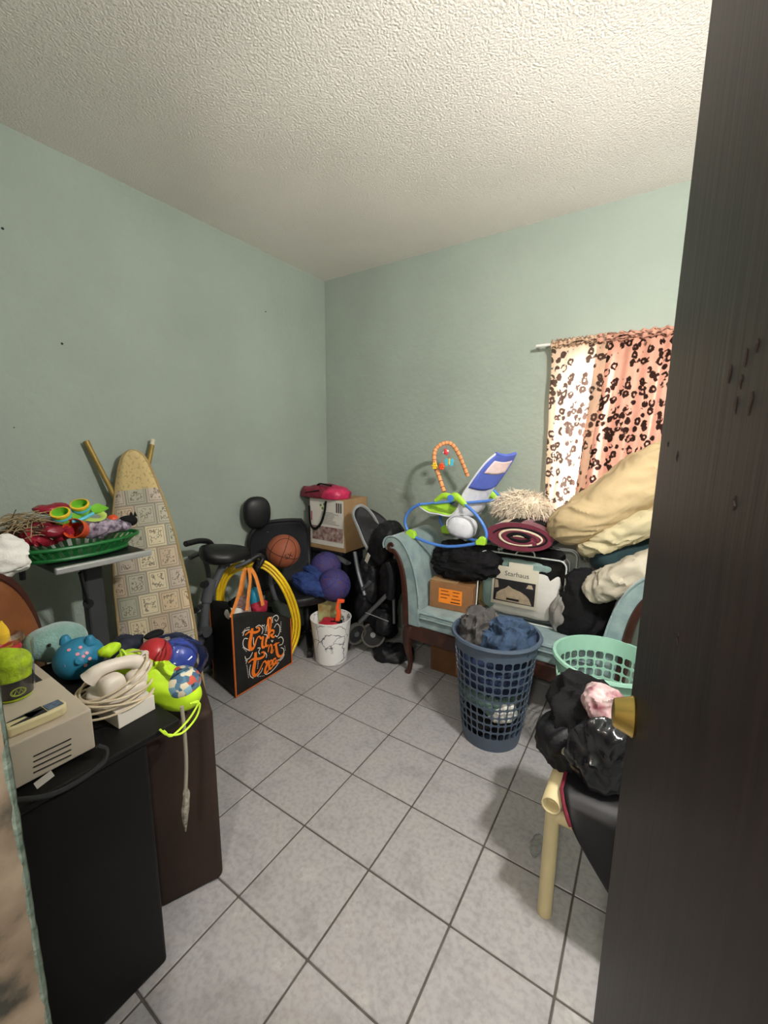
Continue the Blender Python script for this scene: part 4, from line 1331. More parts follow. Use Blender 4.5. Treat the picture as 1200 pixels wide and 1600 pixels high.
bkr = MB().grid(backr, 20, 20).build('backrest', m_mesh, oc, solid=.03)
out = [backr(u, 0) for u in [i / 8 for i in range(9)]] + [backr(1, v / 8) for v in range(1, 9)] + [backr(1 - u / 8, 1) for u in range(1, 9)] + [backr(0, 1 - v / 8) for v in range(1, 8)]
MB().tube(out, .018, 8, closed=True).build('backrest_frame', m_pad, bkr)
MB().tube(spline([hc - fd * .03 + V((0, 0, -.06)), hc - fd * .06 + V((.01, .03, -.14)), bc - fd * .06 + V((0, 0, .12))], 5), .02, 8, flat=.5).build('headrest_bracket', m_gmet, oc)
sc_ = V((.36, -.66, .44))
SMx = frame(sc_, fd, (0, 0, 1))
MB(SMx).blob((0, 0, 0), (.25, .24, .05), 0, .004, 4, .5, nu=40, nv=20).build('seat', m_pad, oc)
for s in (-1, 1):
    a0 = sc_ + wdv * (.26 * s)
    MB().tube(spline([a0 + V((0, 0, -.02)), a0 + wdv * (.03 * s) + V((0, 0, .1)), a0 + wdv * (.03 * s) + V((0, 0, .20))], 5), .016, 8).build('arm_post', m_arm, oc)
    MB().tube(spline([a0 + wdv * (.03 * s) - fd * .14 + V((0, 0, .225)), a0 + wdv * (.03 * s) + V((0, 0, .215)), a0 + wdv * (.03 * s) + fd * .15 + V((0, 0, .20))], 5), .028, 10, flat=.45).build('armrest', m_arm, oc)
MB().lathe([(.0005, .08), (.03, .08), (.03, .25), (.022, .26), (.022, .41), (.0005, .41)], 16, (sc_.x, sc_.y, 0)).build('column', m_pad, oc)
for k in range(5):
    a = 2 * PI * k / 5 + .5
    e = V((sc_.x + .25 * math.cos(a), sc_.y + .25 * math.sin(a), .062))
    lg = MB().tube([V((sc_.x, sc_.y, .10)), e], [.024, .016], 8).build('base_spoke', m_pad, oc)
    MB().lathe([(.0005, -.02), (.024, -.02), (.026, 0), (.024, .02), (.0005, .02)], 14, M=lathe_m((e.x, e.y, .026), (-math.sin(a), math.cos(a), 0))).build('caster', m_rub, lg)

# basketballs
m_bball = mat('basketball_rubber', '#8E4E36', .6, var=.1, vs=20, bump=.25, bs=260)
m_bball2 = mat('muted_ball_rubber', '#7A4038', .6, var=.1, vs=20, bump=.25, bs=260)


def basketball(name, c, r, mt, ax, label, text=False):
    t = thing(name, label, 'ball', c - V((0, 0, r)), 'basketballs by the office chair')
    MB().sphere(c, r, 40).build('ball', mt, t)
    A = V(ax).normalized(); B = A.orthogonal().normalized(); Cc = A.cross(B)
    q = MB()
    for n in (A, B):
        q.tube(circle(c, r * 1.001, n, 48), .0022, 5, closed=True)
    for s in (-1, 1):
        q.tube([c + (Cc * s * (.55 + .25 * math.cos(2 * t_)) + A * math.sin(t_) * .8 + B * math.cos(t_) * .8).normalized() * r * 1.001 for t_ in [2 * PI * i / 48 for i in range(48)]], .0022, 5, closed=True)
    q.build('seam', m_ink, t)
    if text:
        view = (CW - c).normalized()
        d = (view + RW * .35 - UW * .35).normalized()
        x = RW - d * RW.dot(d) + UW * .25; x = (x - d * x.dot(d)).normalized()
        Mt = Matrix((x, d.cross(x), d)).transposed().to_4x4(); Mt.translation = c + d * (r * .985)
        mm = MB(); text_mb(mb_ := MB(), 'SX', .05, Matrix.Identity(4), 0)
        for v in mb_.v:
            w = Mt @ v; vv = (w - c).normalized() * (r * 1.004); v.x, v.y, v.z = (c + vv)
        mb_.build('lettering', m_ink, t, smooth=False)
    return t


b1c = P(443, 861, d=2.98)
basketball('basketball', b1c, .120, m_bball, (.35, .2, 1), 'orange brown basketball resting against the office chair back', True)
B2, B3 = P(509, 886, d=3.24), P(522, 914, d=3.08)
basketball('basketball', B2, .118, m_bball2, (.2, 1, .3), 'basketball in the upper back of the blue mesh bag')
basketball('basketball', B3, .120, m_bball2, (.8, -.2, .5), 'basketball in the lower front of the blue mesh bag')
m_net = bpy.data.materials.new('blue_mesh_net'); m_net.use_nodes = True
N, L, b = tree(m_net)
b.inputs['Base Color'].default_value = (*lin('#2C3F86'), 1); b.inputs['Roughness'].default_value = .7
tc = N.new('ShaderNodeTexCoord'); vo = N.new('ShaderNodeTexVoronoi'); vo.inputs['Scale'].default_value = 160
L.new(tc.outputs['Object'], vo.inputs['Vector'])
cr = N.new('ShaderNodeValToRGB'); cr.color_ramp.elements[0].position = .40; cr.color_ramp.elements[1].position = .55
cr.color_ramp.elements[0].color = (.30, .30, .30, 1); cr.color_ramp.elements[1].color = (.75, .75, .75, 1)
L.new(vo.outputs['Distance'], cr.inputs['Fac']); L.new(cr.outputs['Color'], b.inputs['Alpha'])
nb_ = thing('ball_bag', 'blue mesh bag of basketballs lying on the office chair seat', 'bag', sc_ + V((.05, 0, .05)))
for c, r, s in ((B2, .121, 1), (B3, .123, 2)):
    MB().blob(c, (r, r, r), s, .002, 5, 1, nu=40, nv=24, fold=.003, ff=14).build('mesh_pocket', m_net, nb_)
mk = (B2 + B3) / 2
nk = P(468, 905, d=3.02)
m_netd = mat('blue_net_gathers', '#26396F', .8, var=.35, vs=25, bump=.4, bs=120)
a0, a1 = P(455, 900, d=3.08), P(515, 928, d=3.04)
Mx, hl_ = along(a0, a1)
MB().blob(Mx.translation, (hl_ * 1.0, .07, .062), 63, .012, 7, .9, M=Mx, nu=70, nv=40, fold=.018, ff=13, fdir=(.4, 1.4, 1.4)).build('gathered_neck', m_netd, nb_)
a0, a1 = P(478, 890, d=3.2), P(500, 908, d=3.12)
Mx, hl_ = along(a0, a1)
MB().blob(Mx.translation, (hl_ * 1.2, .06, .07), 64, .012, 7, .9, M=Mx, nu=60, nv=36, fold=.018, ff=13, fdir=(.4, 1.4, 1.4)).build('gathered_neck', m_netd, nb_)

# ------------------------------------------------------------------ exercise bike behind the tote
bk_ = thing('exercise_bike', 'grey exercise bike with a wide black saddle and side handles', 'exercise bike', (.28, -1.40, 0))
bs_ = P(352, 868, x=.32)
SM_ = frame(bs_ + V((0, .0, 0)), (.35, .93, -.05), (0, 0, 1))
MB(SM_).grid(lambda u, v: (lambda a, k, e: V((k * .150, (.130 * e * (1 - .60 * max(0, k) ** 1.3)) * math.cos(a), (.072 - .012 * k) * e * math.sin(a) * (1 if math.sin(a) > 0 else .7) + .02 * max(0, -k) ** 2)))(2 * PI * u, -math.cos(PI * v), max(.001, math.sin(PI * v)) ** .45), 40, 22, wrap=True).build('saddle', m_pad, bk_)
crk = P(318, 985, x=.29)
MB().tube([bs_ + V((0, 0, -.03)), P(322, 940, x=.30), crk], [.024, .026, .03], 10).build('seat_post', m_arm, bk_)
MB().tube([P(330, 905, x=.31), P(322, 940, x=.30)], .034, 10).build('post_sleeve', m_arm, bk_)
MB().tube([P(322, 912, x=.33), P(317, 914, x=.36)], .02, 8).build('adjust_knob', m_rub, bk_)
for pts in ([(358, 884), (345, 878), (335, 862), (328, 848), (312, 845), (290, 850)], [(368, 886), (378, 882), (390, 876), (404, 868), (410, 874), (402, 888)]):
    xs = [.30, .24, .22, .22, .24, .27] if pts[0][0] == 358 else [.34, .37, .40, .42, .43, .44]
    tb_ = spline([P(x, y, x=k) for (x, y), k in zip(pts, xs)], 6)
    hb = MB().tube(tb_, .012, 10).build('handle', m_arm, bk_)
    MB().tube(tb_[len(tb_) // 2 - 2:], .018, 10).build('grip', m_pad, hb)
MB().lathe([(.0005, -.035), (.13, -.03), (.14, 0), (.13, .03), (.0005, .035)], 32, M=lathe_m((.24, -1.52, .27), (1, .2, 0))).build('flywheel_cover', m_pad, bk_)
MB().tube(spline([P(318, 985, x=.30), P(308, 990, x=.34), P(302, 962, x=.36)], 4), .011, 8).build('crank', m_gmet, bk_)
MB().box((-.05, -.03, -.014), (.05, .03, .014), M=frame(P(303, 955, x=.36), (.6, .4, .5), (0, 0, 1))).build('pedal', m_rub, bk_, bevel=.006)
MB().lathe([(.0005, -.02), (.035, -.02), (.035, .02), (.0005, .02)], 20, M=lathe_m(crk + V((.02, 0, 0)), (1, .1, 0))).build('crank_hub', m_gmet, bk_)
MB().tube([crk, (.14, -1.56, .05)], .028, 10).build('main_frame', m_arm, bk_)
MB().tube([(.04, -1.55, .03), (.30, -1.58, .03)], .026, 10).build('stabiliser', m_pad, bk_)
MB().tube([(.14, -1.54, .06), (.11, -1.0, .05)], .024, 10).build('main_frame', m_arm, bk_)
MB().tube([(.04, -.97, .03), (.17, -1.0, .03)], .026, 10).build('stabiliser', m_pad, bk_)
MB().tube(spline([P(296, 872, x=.08), P(312, 866, x=.08), P(322, 880, x=.09), P(326, 905, x=.12), P(322, 940, x=.2)], 6), .016, 10).build('rear_bar', m_arm, bk_)

# yellow hose coil hung on the handle
m_hose = mat('yellow_hose', '#F0C828', .35, var=.05)
hs = thing('hose_coil', 'coil of bright yellow hose hanging from the bike handle behind the tote', 'hose', (.42, -1.15, .15))
for k in range(3):
    ctr = [(386, 884), (404, 880), (424, 890), (444, 915), (458, 948), (463, 978), (456, 1008), (436, 1032), (405, 1040), (375, 1025), (356, 995), (346, 960), (344, 930), (350, 905), (366, 888)]
    off = (k - 1) * 5
    cxm, cym = 405, 958
    pts = []
    for i, (x, y) in enumerate(ctr):
        d = math.hypot(x - cxm, y - cym)
        xx, yy = x + (x - cxm) / d * off, y + (y - cym) / d * off
        pl_ = .40 + .02 * k if x > 385 else .17 + .02 * k
        if 8 <= i <= 9:
            pl_ = .17
        if i in (8, 9, 10):
            pts.append(V((.13 + .012 * k, (-1.06, -1.2, -1.33)[i - 8], (.2, .17, .28)[i - 8] + .01 * k)))
            continue
        pts.append(P(xx, yy, x=min(.53 - .09 * min(1, max(0, (yy - 890) / 120)), .17 + (xx - 344) / 75 * .26) + .008 * k))
    MB().tube(spline(pts, 8, closed=True), .0105, 10, closed=True).build('hose_loop', m_hose, hs)
tie = P(402, 884, x=.42)
MB().tube(circle(tie + V((-.01, .0, -.005)), .036, (.4, .8, -.35), 20), .013, 8, closed=True).build('tie_strap', m_black, hs)

# ------------------------------------------------------------------ halloween tote
m_tote = mat('black_poly_tote', '#1C1A18', .65, var=.2, vs=10, bump=.1, bs=50)
m_totel = mat('orange_piping', '#C8662A', .7, var=.1)
m_strap = mat('orange_strap', '#DB843A', .75, var=.12, vs=30)
m_print = mat('orange_print', '#F07A22', .6, var=.04)
m_wprint = mat('white_print_ink', '#E2DCD4', .6, var=.04)
A, B = P(369, 1091, z=0), P(456, 1037, z=0)
Cb = A + V((-.30, .05, 0)); Db = B + V((-.26, .05, 0))
tt = thing('tote_bag', 'black tote bag with orange trim reading trick or treat', 'tote bag', (A + B + Cb + Db) / 4)
zl, zm_, zr = P(360, 962, x=A.x).z, P(410, 951, x=.5).z, P(445, 970, x=.49).z


def fpan(u, v):
    top = (zl * (1 - u) ** 2 + 2 * (zm_ * 1.02) * u * (1 - u) + zr * u * u)
    p = A.lerp(B, u)
    bow = .028 * math.sin(PI * u) * math.sin(PI * min(1, v * 1.1))
    return V((p.x + bow * .6, p.y, top * v + .004))


def bpan(u, v):
    p = Cb.lerp(Db, u)
    top = (zl * (1 - u) + zr * u) + .01
    return V((p.x - .02 * math.sin(PI * u), p.y, top * v + .004))


MB().grid(fpan, 16, 16).build('front_panel', m_tote, tt, solid=.003)
MB().grid(bpan, 12, 12).build('back_panel', m_tote, tt, solid=.003)
MB().grid(lambda u, v: fpan(0, v).lerp(bpan(0, v), u) + V((0, .05 * math.sin(PI * u) * v, 0)), 8, 12).build('side_panel', m_tote, tt, solid=.003)
MB().grid(lambda u, v: fpan(1, v).lerp(bpan(1, v), u) - V((0, .03 * math.sin(PI * u) * v, 0)), 8, 12).build('side_panel', m_tote, tt, solid=.003)
MB().grid(lambda u, v: fpan(v, 0).lerp(bpan(v, 0), u), 4, 8).build('bottom_panel', m_tote, tt, solid=.003)
for u in (0, 1):
    MB().tube([fpan(u, i / 12) for i in range(13)], .006, 6).build('piping', m_totel, tt)
MB().tube([fpan(i / 12, .01) for i in range(13)], .005, 6).build('piping', m_totel, tt)
MB().tube([bpan(0, i / 12) for i in range(13)], .004, 6).build('piping', m_totel, tt)
hk = P(391, 886, x=.42)
for pts in ([P(361, 965, x=.517), P(374, 925, x=.49), P(379, 900, x=.45), P(384, 888, x=.43)], [P(386, 954, x=.515), P(389, 925, x=.49), P(391, 905, x=.46), P(389, 888, x=.43)],
            [P(411, 946, x=.50), P(405, 920, x=.48), P(399, 900, x=.45), P(392, 888, x=.43)], [P(380, 950, x=.40), P(378, 925, x=.40), P(382, 900, x=.41), P(386, 888, x=.42)]):
    MB().tube(spline(pts, 6), .013, 8, up=(1, 0, 0), flat=.18).build('strap', m_strap, tt)


def art(pts):
    out = []
    for q in spline([(a, b_, 0) for a, b_ in pts], 6):
        w = P(320 + q.x * .14376, 880 + q.y * .14376, x=.5)
        u = (w.y - A.y) / (B.y - A.y)
        # drop onto the bowed panel
        out.append((u, w.z))
    return out


def stroke(mb, pts, wd_):
    a = art(pts)
    k = len(a)
    L3 = []
    for u, z in a:
        u = min(max(u, 0.01), .99)
        top = (zl * (1 - u) ** 2 + 2 * (zm_ * 1.02) * u * (1 - u) + zr * u * u)
        p = fpan(u, min(max(z / top, .02), .985)); L3.append(p + V((.0045, 0, 0)))
    ws_ = resamp(wd_, k) if isinstance(wd_, (list, tuple)) else [wd_] * k
    vs = []
    for i in range(k):
        t = (L3[min(i + 1, k - 1)] - L3[max(i - 1, 0)]); n = V((0, -t.z, t.y))
        n = n.normalized() if n.length else V((0, 0, 1))
        vs += [L3[i] + n * ws_[i] / 2, L3[i] - n * ws_[i] / 2]
    mb._a(vs, [(2 * i, 2 * i + 1, 2 * i + 3, 2 * i + 2) for i in range(k - 1)])


qo = MB()
for pts, w in (([(492, 705), (478, 780), (460, 860), (462, 915), (485, 925), (510, 890), (530, 830), (545, 800)], [.020, .026, .026, .02, .012, .008]),
               ([(412, 778), (460, 742), (520, 748), (566, 728), (562, 696), (535, 705)], [.008, .018, .014, .008]),
               ([(545, 800), (565, 790), (580, 812), (604, 800), (592, 860), (596, 905), (620, 900), (640, 870)], [.008, .012, .018, .018, .008]),
               ([(642, 800), (630, 860), (640, 895), (662, 880)], [.014, .016, .008]),
               ([(662, 815), (672, 730), (672, 650), (682, 600), (706, 604), (704, 660), (690, 730)], [.020, .020, .012, .008]),
               ([(676, 760), (704, 728), (728, 734), (722, 764), (694, 776), (720, 800), (742, 786)], [.008, .016, .010, .016, .008]),
               ([(742, 862), (752, 920), (765, 980), (785, 1008), (815, 1005), (840, 970)], [.018, .022, .018, .008]),
               ([(716, 886), (750, 872), (790, 858)], [.008, .012, .006]),
               ([(655, 960), (668, 900), (690, 880), (700, 920), (690, 960), (705, 965), (718, 930)], [.008, .014, .008]),
               ([(520, 960), (516, 1040), (505, 1120), (500, 1185), (520, 1215), (550, 1190), (575, 1140), (600, 1080)], [.020, .026, .028, .02, .010, .008]),
               ([(442, 1076), (490, 1036), (560, 1030), (612, 1000), (608, 958), (580, 965)], [.008, .018, .014, .008]),
               ([(600, 1075), (625, 1056), (640, 1075), (665, 1060), (640, 1120), (632, 1170), (650, 1188), (672, 1150)], [.008, .014, .020, .020, .008]),
               ([(668, 1130), (700, 1090), (704, 1052), (682, 1060), (672, 1110), (690, 1145), (715, 1120), (728, 1085)], [.008, .012, .016, .008]),
               ([(752, 1030), (725, 1040), (716, 1085), (734, 1100), (755, 1050), (752, 1085), (768, 1080), (778, 1040)], [.010, .016, .012, .008])):
    stroke(qo, pts, w)
qo.build('lettering', m_print, tt, smooth=False)
qw = MB()
for pts in ([(388, 785), (410, 735), (462, 718)], [(440, 815), (405, 815), (388, 860), (400, 910), (460, 945)], [(528, 695), (572, 672), (608, 712), (592, 765)], [(615, 770), (648, 780), (640, 850)],
            [(648, 735), (648, 690), (662, 665)], [(722, 650), (728, 595), (770, 568), (792, 600), (768, 632), (750, 612)], [(735, 700), (770, 660), (800, 690), (795, 750), (765, 795), (740, 780)],
            [(775, 815), (810, 800), (835, 830), (825, 875), (785, 888)], [(805, 915), (838, 930), (842, 985), (800, 1040), (770, 1055)], [(850, 990), (830, 1030), (795, 1060)],
            [(408, 1005), (418, 1035), (450, 1028), (470, 1000), (488, 960)], [(540, 915), (568, 915), (552, 955), (565, 980)], [(410, 1055), (430, 1050), (418, 1085)],
            [(468, 1095), (458, 1160), (470, 1220), (505, 1245)], [(545, 1225), (590, 1170), (600, 1130)], [(620, 1185), (650, 1205), (700, 1180), (750, 1130), (790, 1075)],
            [(500, 800), (500, 870), (512, 890)], [(600, 670), (615, 680), (632, 668)], [(690, 590), (700, 600), (718, 585)], [(695, 830), (705, 850), (715, 830)], [(620, 960), (640, 990), (635, 1020)]):
    stroke(qw, pts, .0055)
for x0, y0, x1, y1, n in ((380, 750, 420, 700, 4), (430, 700, 470, 690, 3), (385, 910, 430, 960, 4), (425, 1100, 450, 1250, 9), (815, 640, 805, 760, 6), (545, 1060, 540, 1150, 5), (555, 1225, 640, 1215, 4), (625, 690, 635, 760, 4), (850, 900, 860, 960, 3)):
    for k in range(n):
        a, c_ = x0 + (x1 - x0) * k / n, y0 + (y1 - y0) * k / n
        stroke(qw, [(a, c_), (a + 6, c_ + 5)], .005)
qw.build('white_flourish', m_wprint, tt, smooth=False)
# what sticks out of the tote
g_t = 'things sticking out of the trick or treat tote'
m_tealp = mat('teal_plastic', '#2F8FB0', .35, var=.1)
m_pinkp = mat('crimson_fabric', '#A8283E', .7, var=.2)
tag(MB().blob(P(398, 935, x=.40), (.05, .05, .075), 71, .004, 6, .9).build('teal_ball_toy', m_tealp), 'shiny teal toy standing in the tote bag', 'toy', g_t)
tag(MB().blob(P(403, 948, x=.42), (.05, .06, .045), 72, .008, 8, .8, nu=40, nv=24, fold=.01, ff=14).build('crimson_pouch', m_pinkp), 'crimson fabric pouch in the tote bag opening', 'pouch', g_t)
mg = frame(P(381, 955, x=.44), (.5, .8, .1), (-.05, .1, 1))
tag(MB(mg).prism([(-.045, -.30), (.045, -.30), (.045, .06), (.03, .09), (0, .10), (-.03, .09), (-.045, .05)], Matrix(((1, 0, 0, 0), (0, 0, 1, 0), (0, 1, 0, 0), (0, 0, 0, 1))), .012).build('striped_paddle', mat('dull_red_board', '#7A3A40', .5, var=.5, vs=30, col2='#B0A49A'), bevel=.003), 'dull red rounded board standing in the tote bag', 'toy', g_t)
tag(MB().blob(P(366, 958, x=.41), (.06, .045, .03), 73, .008, 6, .8, nu=40, nv=24, fold=.012, ff=12).build('white_cloth', m_whitec), 'white cloth crumpled at the left corner of the tote bag', 'cloth', g_t)
tag(MB().blob(P(371, 950, x=.38), (.05, .05, .06), 74, .008, 6, .8, nu=40, nv=24, fold=.012, ff=12).build('black_pouch', m_black), 'black pouch between the orange straps of the tote', 'pouch', g_t)

# ------------------------------------------------------------------ ironing board leaning on the left wall
m_cover = bpy.data.materials.new('patchwork_cover'); m_cover.use_nodes = True
N, L, b = tree(m_cover)
uv = N.new('ShaderNodeUVMap'); uv.uv_map = 'UVMap'
mp = N.new('ShaderNodeMapping'); mp.inputs['Scale'].default_value = (3.7, 12.5, 1); L.new(uv.outputs[0], mp.inputs[0])


def vmath(op, a, b_=None):
    n = N.new('ShaderNodeVectorMath'); n.operation = op
    L.new(a, n.inputs[0])
    if b_ is not None:
        if isinstance(b_, tuple):
            n.inputs[1].default_value = b_
        else:
            L.new(b_, n.inputs[1])
    return n.outputs[0]


def fmath(op, a, b_=None):
    n = N.new('ShaderNodeMath'); n.operation = op
    L.new(a, n.inputs[0])
    if b_ is not None:
        if isinstance(b_, (int, float)):
            n.inputs[1].default_value = b_
        else:
            L.new(b_, n.inputs[1])
    return n.outputs[0]


# rows of stamps shifted against each other
sx0 = N.new('ShaderNodeSeparateXYZ'); L.new(mp.outputs[0], sx0.inputs[0])
row = fmath('FLOOR', sx0.outputs[1])
sh = fmath('MULTIPLY', fmath('FRACT', fmath('MULTIPLY', row, .381)), .9)
cxy = N.new('ShaderNodeCombineXYZ'); L.new(fmath('ADD', sx0.outputs[0], sh), cxy.inputs[0]); L.new(sx0.outputs[1], cxy.inputs[1])
cell = vmath('FLOOR', cxy.outputs[0]); fr_ = vmath('FRACTION', cxy.outputs[0])
wn = N.new('ShaderNodeTexWhiteNoise'); L.new(cell, wn.inputs['Vector'])
cr = N.new('ShaderNodeValToRGB'); cr.color_ramp.interpolation = 'CONSTANT'; es = cr.color_ramp.elements
cols = ['#DCCDAC', '#BDB7A4', '#D6C0A0', '#B2B09C', '#E2D5B6', '#C9B59C', '#C4B6A6']
es[0].position = 0; es[0].color = (*lin(cols[0]), 1); es[1].position = 1 / 7; es[1].color = (*lin(cols[1]), 1)
for i in range(2, 7):
    e = es.new(i / 7); e.color = (*lin(cols[i]), 1)
L.new(wn.outputs['Value'], cr.inputs['Fac'])
ab = vmath('ABSOLUTE', vmath('SUBTRACT', fr_, (.5, .5, 0)))
s2_ = N.new('ShaderNodeSeparateXYZ'); L.new(ab, s2_.inputs[0])
mxd = fmath('MAXIMUM', s2_.outputs[0], s2_.outputs[1])
fr1 = N.new('ShaderNodeValToRGB'); fr1.color_ramp.interpolation = 'CONSTANT'; es = fr1.color_ramp.elements
es[0].position = 0; es[0].color = (0, 0, 0, 1); es[1].position = .36; es[1].color = (1, 1, 1, 1)
e = es.new(.40); e.color = (0, 0, 0, 1)
e = es.new(.455); e.color = (1.0, 1.0, 1.0, 1)
L.new(mxd, fr1.inputs['Fac'])
inside = fmath('LESS_THAN', mxd, .30)
vo = N.new('ShaderNodeTexVoronoi'); vo.inputs['Scale'].default_value = 8; vo.feature = 'DISTANCE_TO_EDGE'; L.new(cxy.outputs[0], vo.inputs['Vector'])
nz = N.new('ShaderNodeTexNoise'); nz.inputs['Scale'].default_value = 5; nz.inputs['Detail'].default_value = 3; L.new(cxy.outputs[0], nz.inputs['Vector'])
motif = fmath('MULTIPLY', fmath('MULTIPLY', fmath('GREATER_THAN', nz.outputs['Fac'], .50), fmath('LESS_THAN', vo.outputs['Distance'], .10)), inside)
border = fmath('MULTIPLY', fr1.outputs['Color'], .5)
ink = fmath('MINIMUM', fmath('ADD', border, fmath('MULTIPLY', motif, .75)), 1.0)
suv = N.new('ShaderNodeSeparateXYZ'); L.new(uv.outputs[0], suv.inputs[0])
nose = fmath('GREATER_THAN', suv.outputs[1], .855)
vo2 = N.new('ShaderNodeTexNoise'); vo2.inputs['Scale'].default_value = 9; mp2 = N.new('ShaderNodeMapping'); mp2.inputs['Scale'].default_value = (3.2, 9, 1)
L.new(uv.outputs[0], mp2.inputs[0]); L.new(mp2.outputs[0], vo2.inputs['Vector'])
nz2 = fmath('MULTIPLY', fmath('GREATER_THAN', vo2.outputs['Fac'], .57), .35)
m1 = N.new('ShaderNodeMix'); m1.data_type = 'RGBA'; L.new(ink, m1.inputs[0]); L.new(cr.outputs['Color'], m1.inputs[6]); m1.inputs[7].default_value = (*lin('#5C5248'), 1)
m2 = N.new('ShaderNodeMix'); m2.data_type = 'RGBA'; L.new(nz2, m2.inputs[0]); m2.inputs[6].default_value = (*lin('#CDB580'), 1); m2.inputs[7].default_value = (*lin('#7A6A48'), 1)
m3_ = N.new('ShaderNodeMix'); m3_.data_type = 'RGBA'; L.new(nose, m3_.inputs[0]); L.new(m1.outputs[2], m3_.inputs[6]); L.new(m2.outputs[2], m3_.inputs[7])
L.new(m3_.outputs[2], b.inputs['Base Color']); b.inputs['Roughness'].default_value = .9

ib = thing('ironing_board', 'ironing board with a patchwork stamp cover leaning upright against the left wall', 'ironing board', (.42, -1.85, 0))
top = P(206, 704, x=.10); low = P(249, 1000, x=.36)
axv = (low - top).normalized()
t_f = (top.z - .03) / -axv.z
bot = top + axv * t_f
BLn = (bot - top).length
wv_ = V((.62, .785, 0)); wv_ = (wv_ - axv * wv_.dot(axv)).normalized()
nv_ = wv_.cross(-axv).normalized()
if nv_.x < 0:
    nv_ = -nv_


def bhalf(s):
    """half width along the board, s metres from the nose tip"""
    w = .205
    pts = [(0, .0), (.012, .034), (.04, .056), (.09, .075), (.18, .098), (.32, .128), (.50, .155), (.75, .178), (1.0, .186), (BLn - .05, .186), (BLn, .16)]
    for (a, c_), (d_, e_) in zip(pts, pts[1:]):
        if s <= d_:
            return c_ + (e_ - c_) * (s - a) / (d_ - a)
    return pts[-1][1]


def bsurf(off):
    def fn(u, v):
        s = BLn * (1 - v) ** 1.25
        h = bhalf(s)
        e = (2 * u - 1)
        return top + axv * s + wv_ * (h * e) + nv_ * (off * (1 - .8 * e ** 6))
    return fn


q = MB()
fn = bsurf(.022)
nu_, nv2 = 20, 60
q.grid(fn, nu_, nv2)
# uv in metres-like units: replace with true board coordinates
for fi in list(q.uv):
    q.uv[fi] = [((u - .5) * 2 * bhalf(BLn * (1 - v) ** 1.25) / .38 + .5, 1 - (BLn * (1 - v) ** 1.25) / BLn) for u, v in q.uv[fi]]
q.build('cover', m_cover, ib)
m_under = mat('faded_tan_underside', '#A08A60', .85)
q = MB(); q.grid(bsurf(-.012), nu_, nv2)
q.build('underside', m_under, ib)
edge = [fn(0, v / 60) - nv_ * .005 for v in range(61)] + [fn(1, 1 - v / 60) - nv_ * .005 for v in range(61)]
MB().tube(edge, .009, 8).build('hem', m_under, ib)
m_leg = mat('aged_gold_paint', '#9C8244', .45, metal=.3, var=.15)
for a, p0, p1 in ((135, P(135, 690, x=.035), P(176, 770, x=.075)), (239, P(239, 688, x=.035), P(228, 745, x=.075))):
    MB().tube([p0, p1, p1 + (p1 - p0) * .9], .0135, 10).build('leg', m_leg, ib)
    MB().tube([p0 + (p0 - p1).normalized() * .004, p0 + (p1 - p0).normalized() * .03], .0145, 10).build('leg_cap', mat('ivory_cap', '#C9C4AE', .5) if a > 200 else m_leg, ib)

# ------------------------------------------------------------------ laptop cart with basket of toys
m_blk = mat('black_laminate', '#17171A', .4, var=.15, vs=6)
m_silver = mat('silver_edge', '#A9AAA8', .35, metal=.3, var=.05)
CX, CZ = .55, 1.05
e0, e1 = P(86, 896, x=CX), P(237, 864, x=CX)
ct = thing('laptop_cart', 'small black cart table with a pale silver front edge by the left wall', 'table', (.38, -2.15, 0))
MB().box((.12, e0.y + .01, CZ - .022), (CX - .012, e1.y - .01, CZ + .006)).build('table_top', m_blk, ct, smooth=False, bevel=.004)
MB().box((CX - .014, e0.y, CZ - .018), (CX + .008, e1.y, CZ + .012)).build('front_edge', m_silver, ct, smooth=False, bevel=.007, seg=3)
MB().box((.30, -2.14, .05), (.36, -2.06, CZ - .02)).build('post', mat('charcoal_metal', '#3A3B3E', .5, var=.1), ct, smooth=False, bevel=.01)
MB().tube([P(125, 895, x=.45), P(138, 945, x=.36)], .008, 8).build('brace', m_blk, ct)
MB().lathe([(.0005, -.012), (.022, -.012), (.022, .012), (.0005, .012)], 12, M=lathe_m(P(138, 943, x=.36), (1, -.3, 0))).build('clamp_knob', m_rub, ct)
for y in (-2.28, -1.94):
    MB().tube([(.14, y, .03), (.52, y, .03)], .02, 8).build('foot', m_blk, ct)
MB().tube([(.33, -2.28, .05), (.33, -1.94, .05)], .018, 8).build('foot_bar', m_blk, ct)
MB().tube([P(32, 870, x=.35), P(36, 905, x=.33)], .012, 8).build('side_lever', m_blk, ct)

m_grn = mat('green_basket_plastic', '#1F6B34', .4, var=.08)
gc = P(124, 853, x=.36); gc.z = CZ + .008
gk = thing('toy_basket', 'oval dark green plastic basket full of toys on the cart table', 'basket', gc)
GA, GB = .262, .13
GMx = Matrix.Translation(gc) @ Matrix.Rotation(PI / 2 + .06, 4, 'Z')


def gring(t, f=1.0):
    return V((GA * f * math.cos(t), GB * f * math.sin(t), 0))


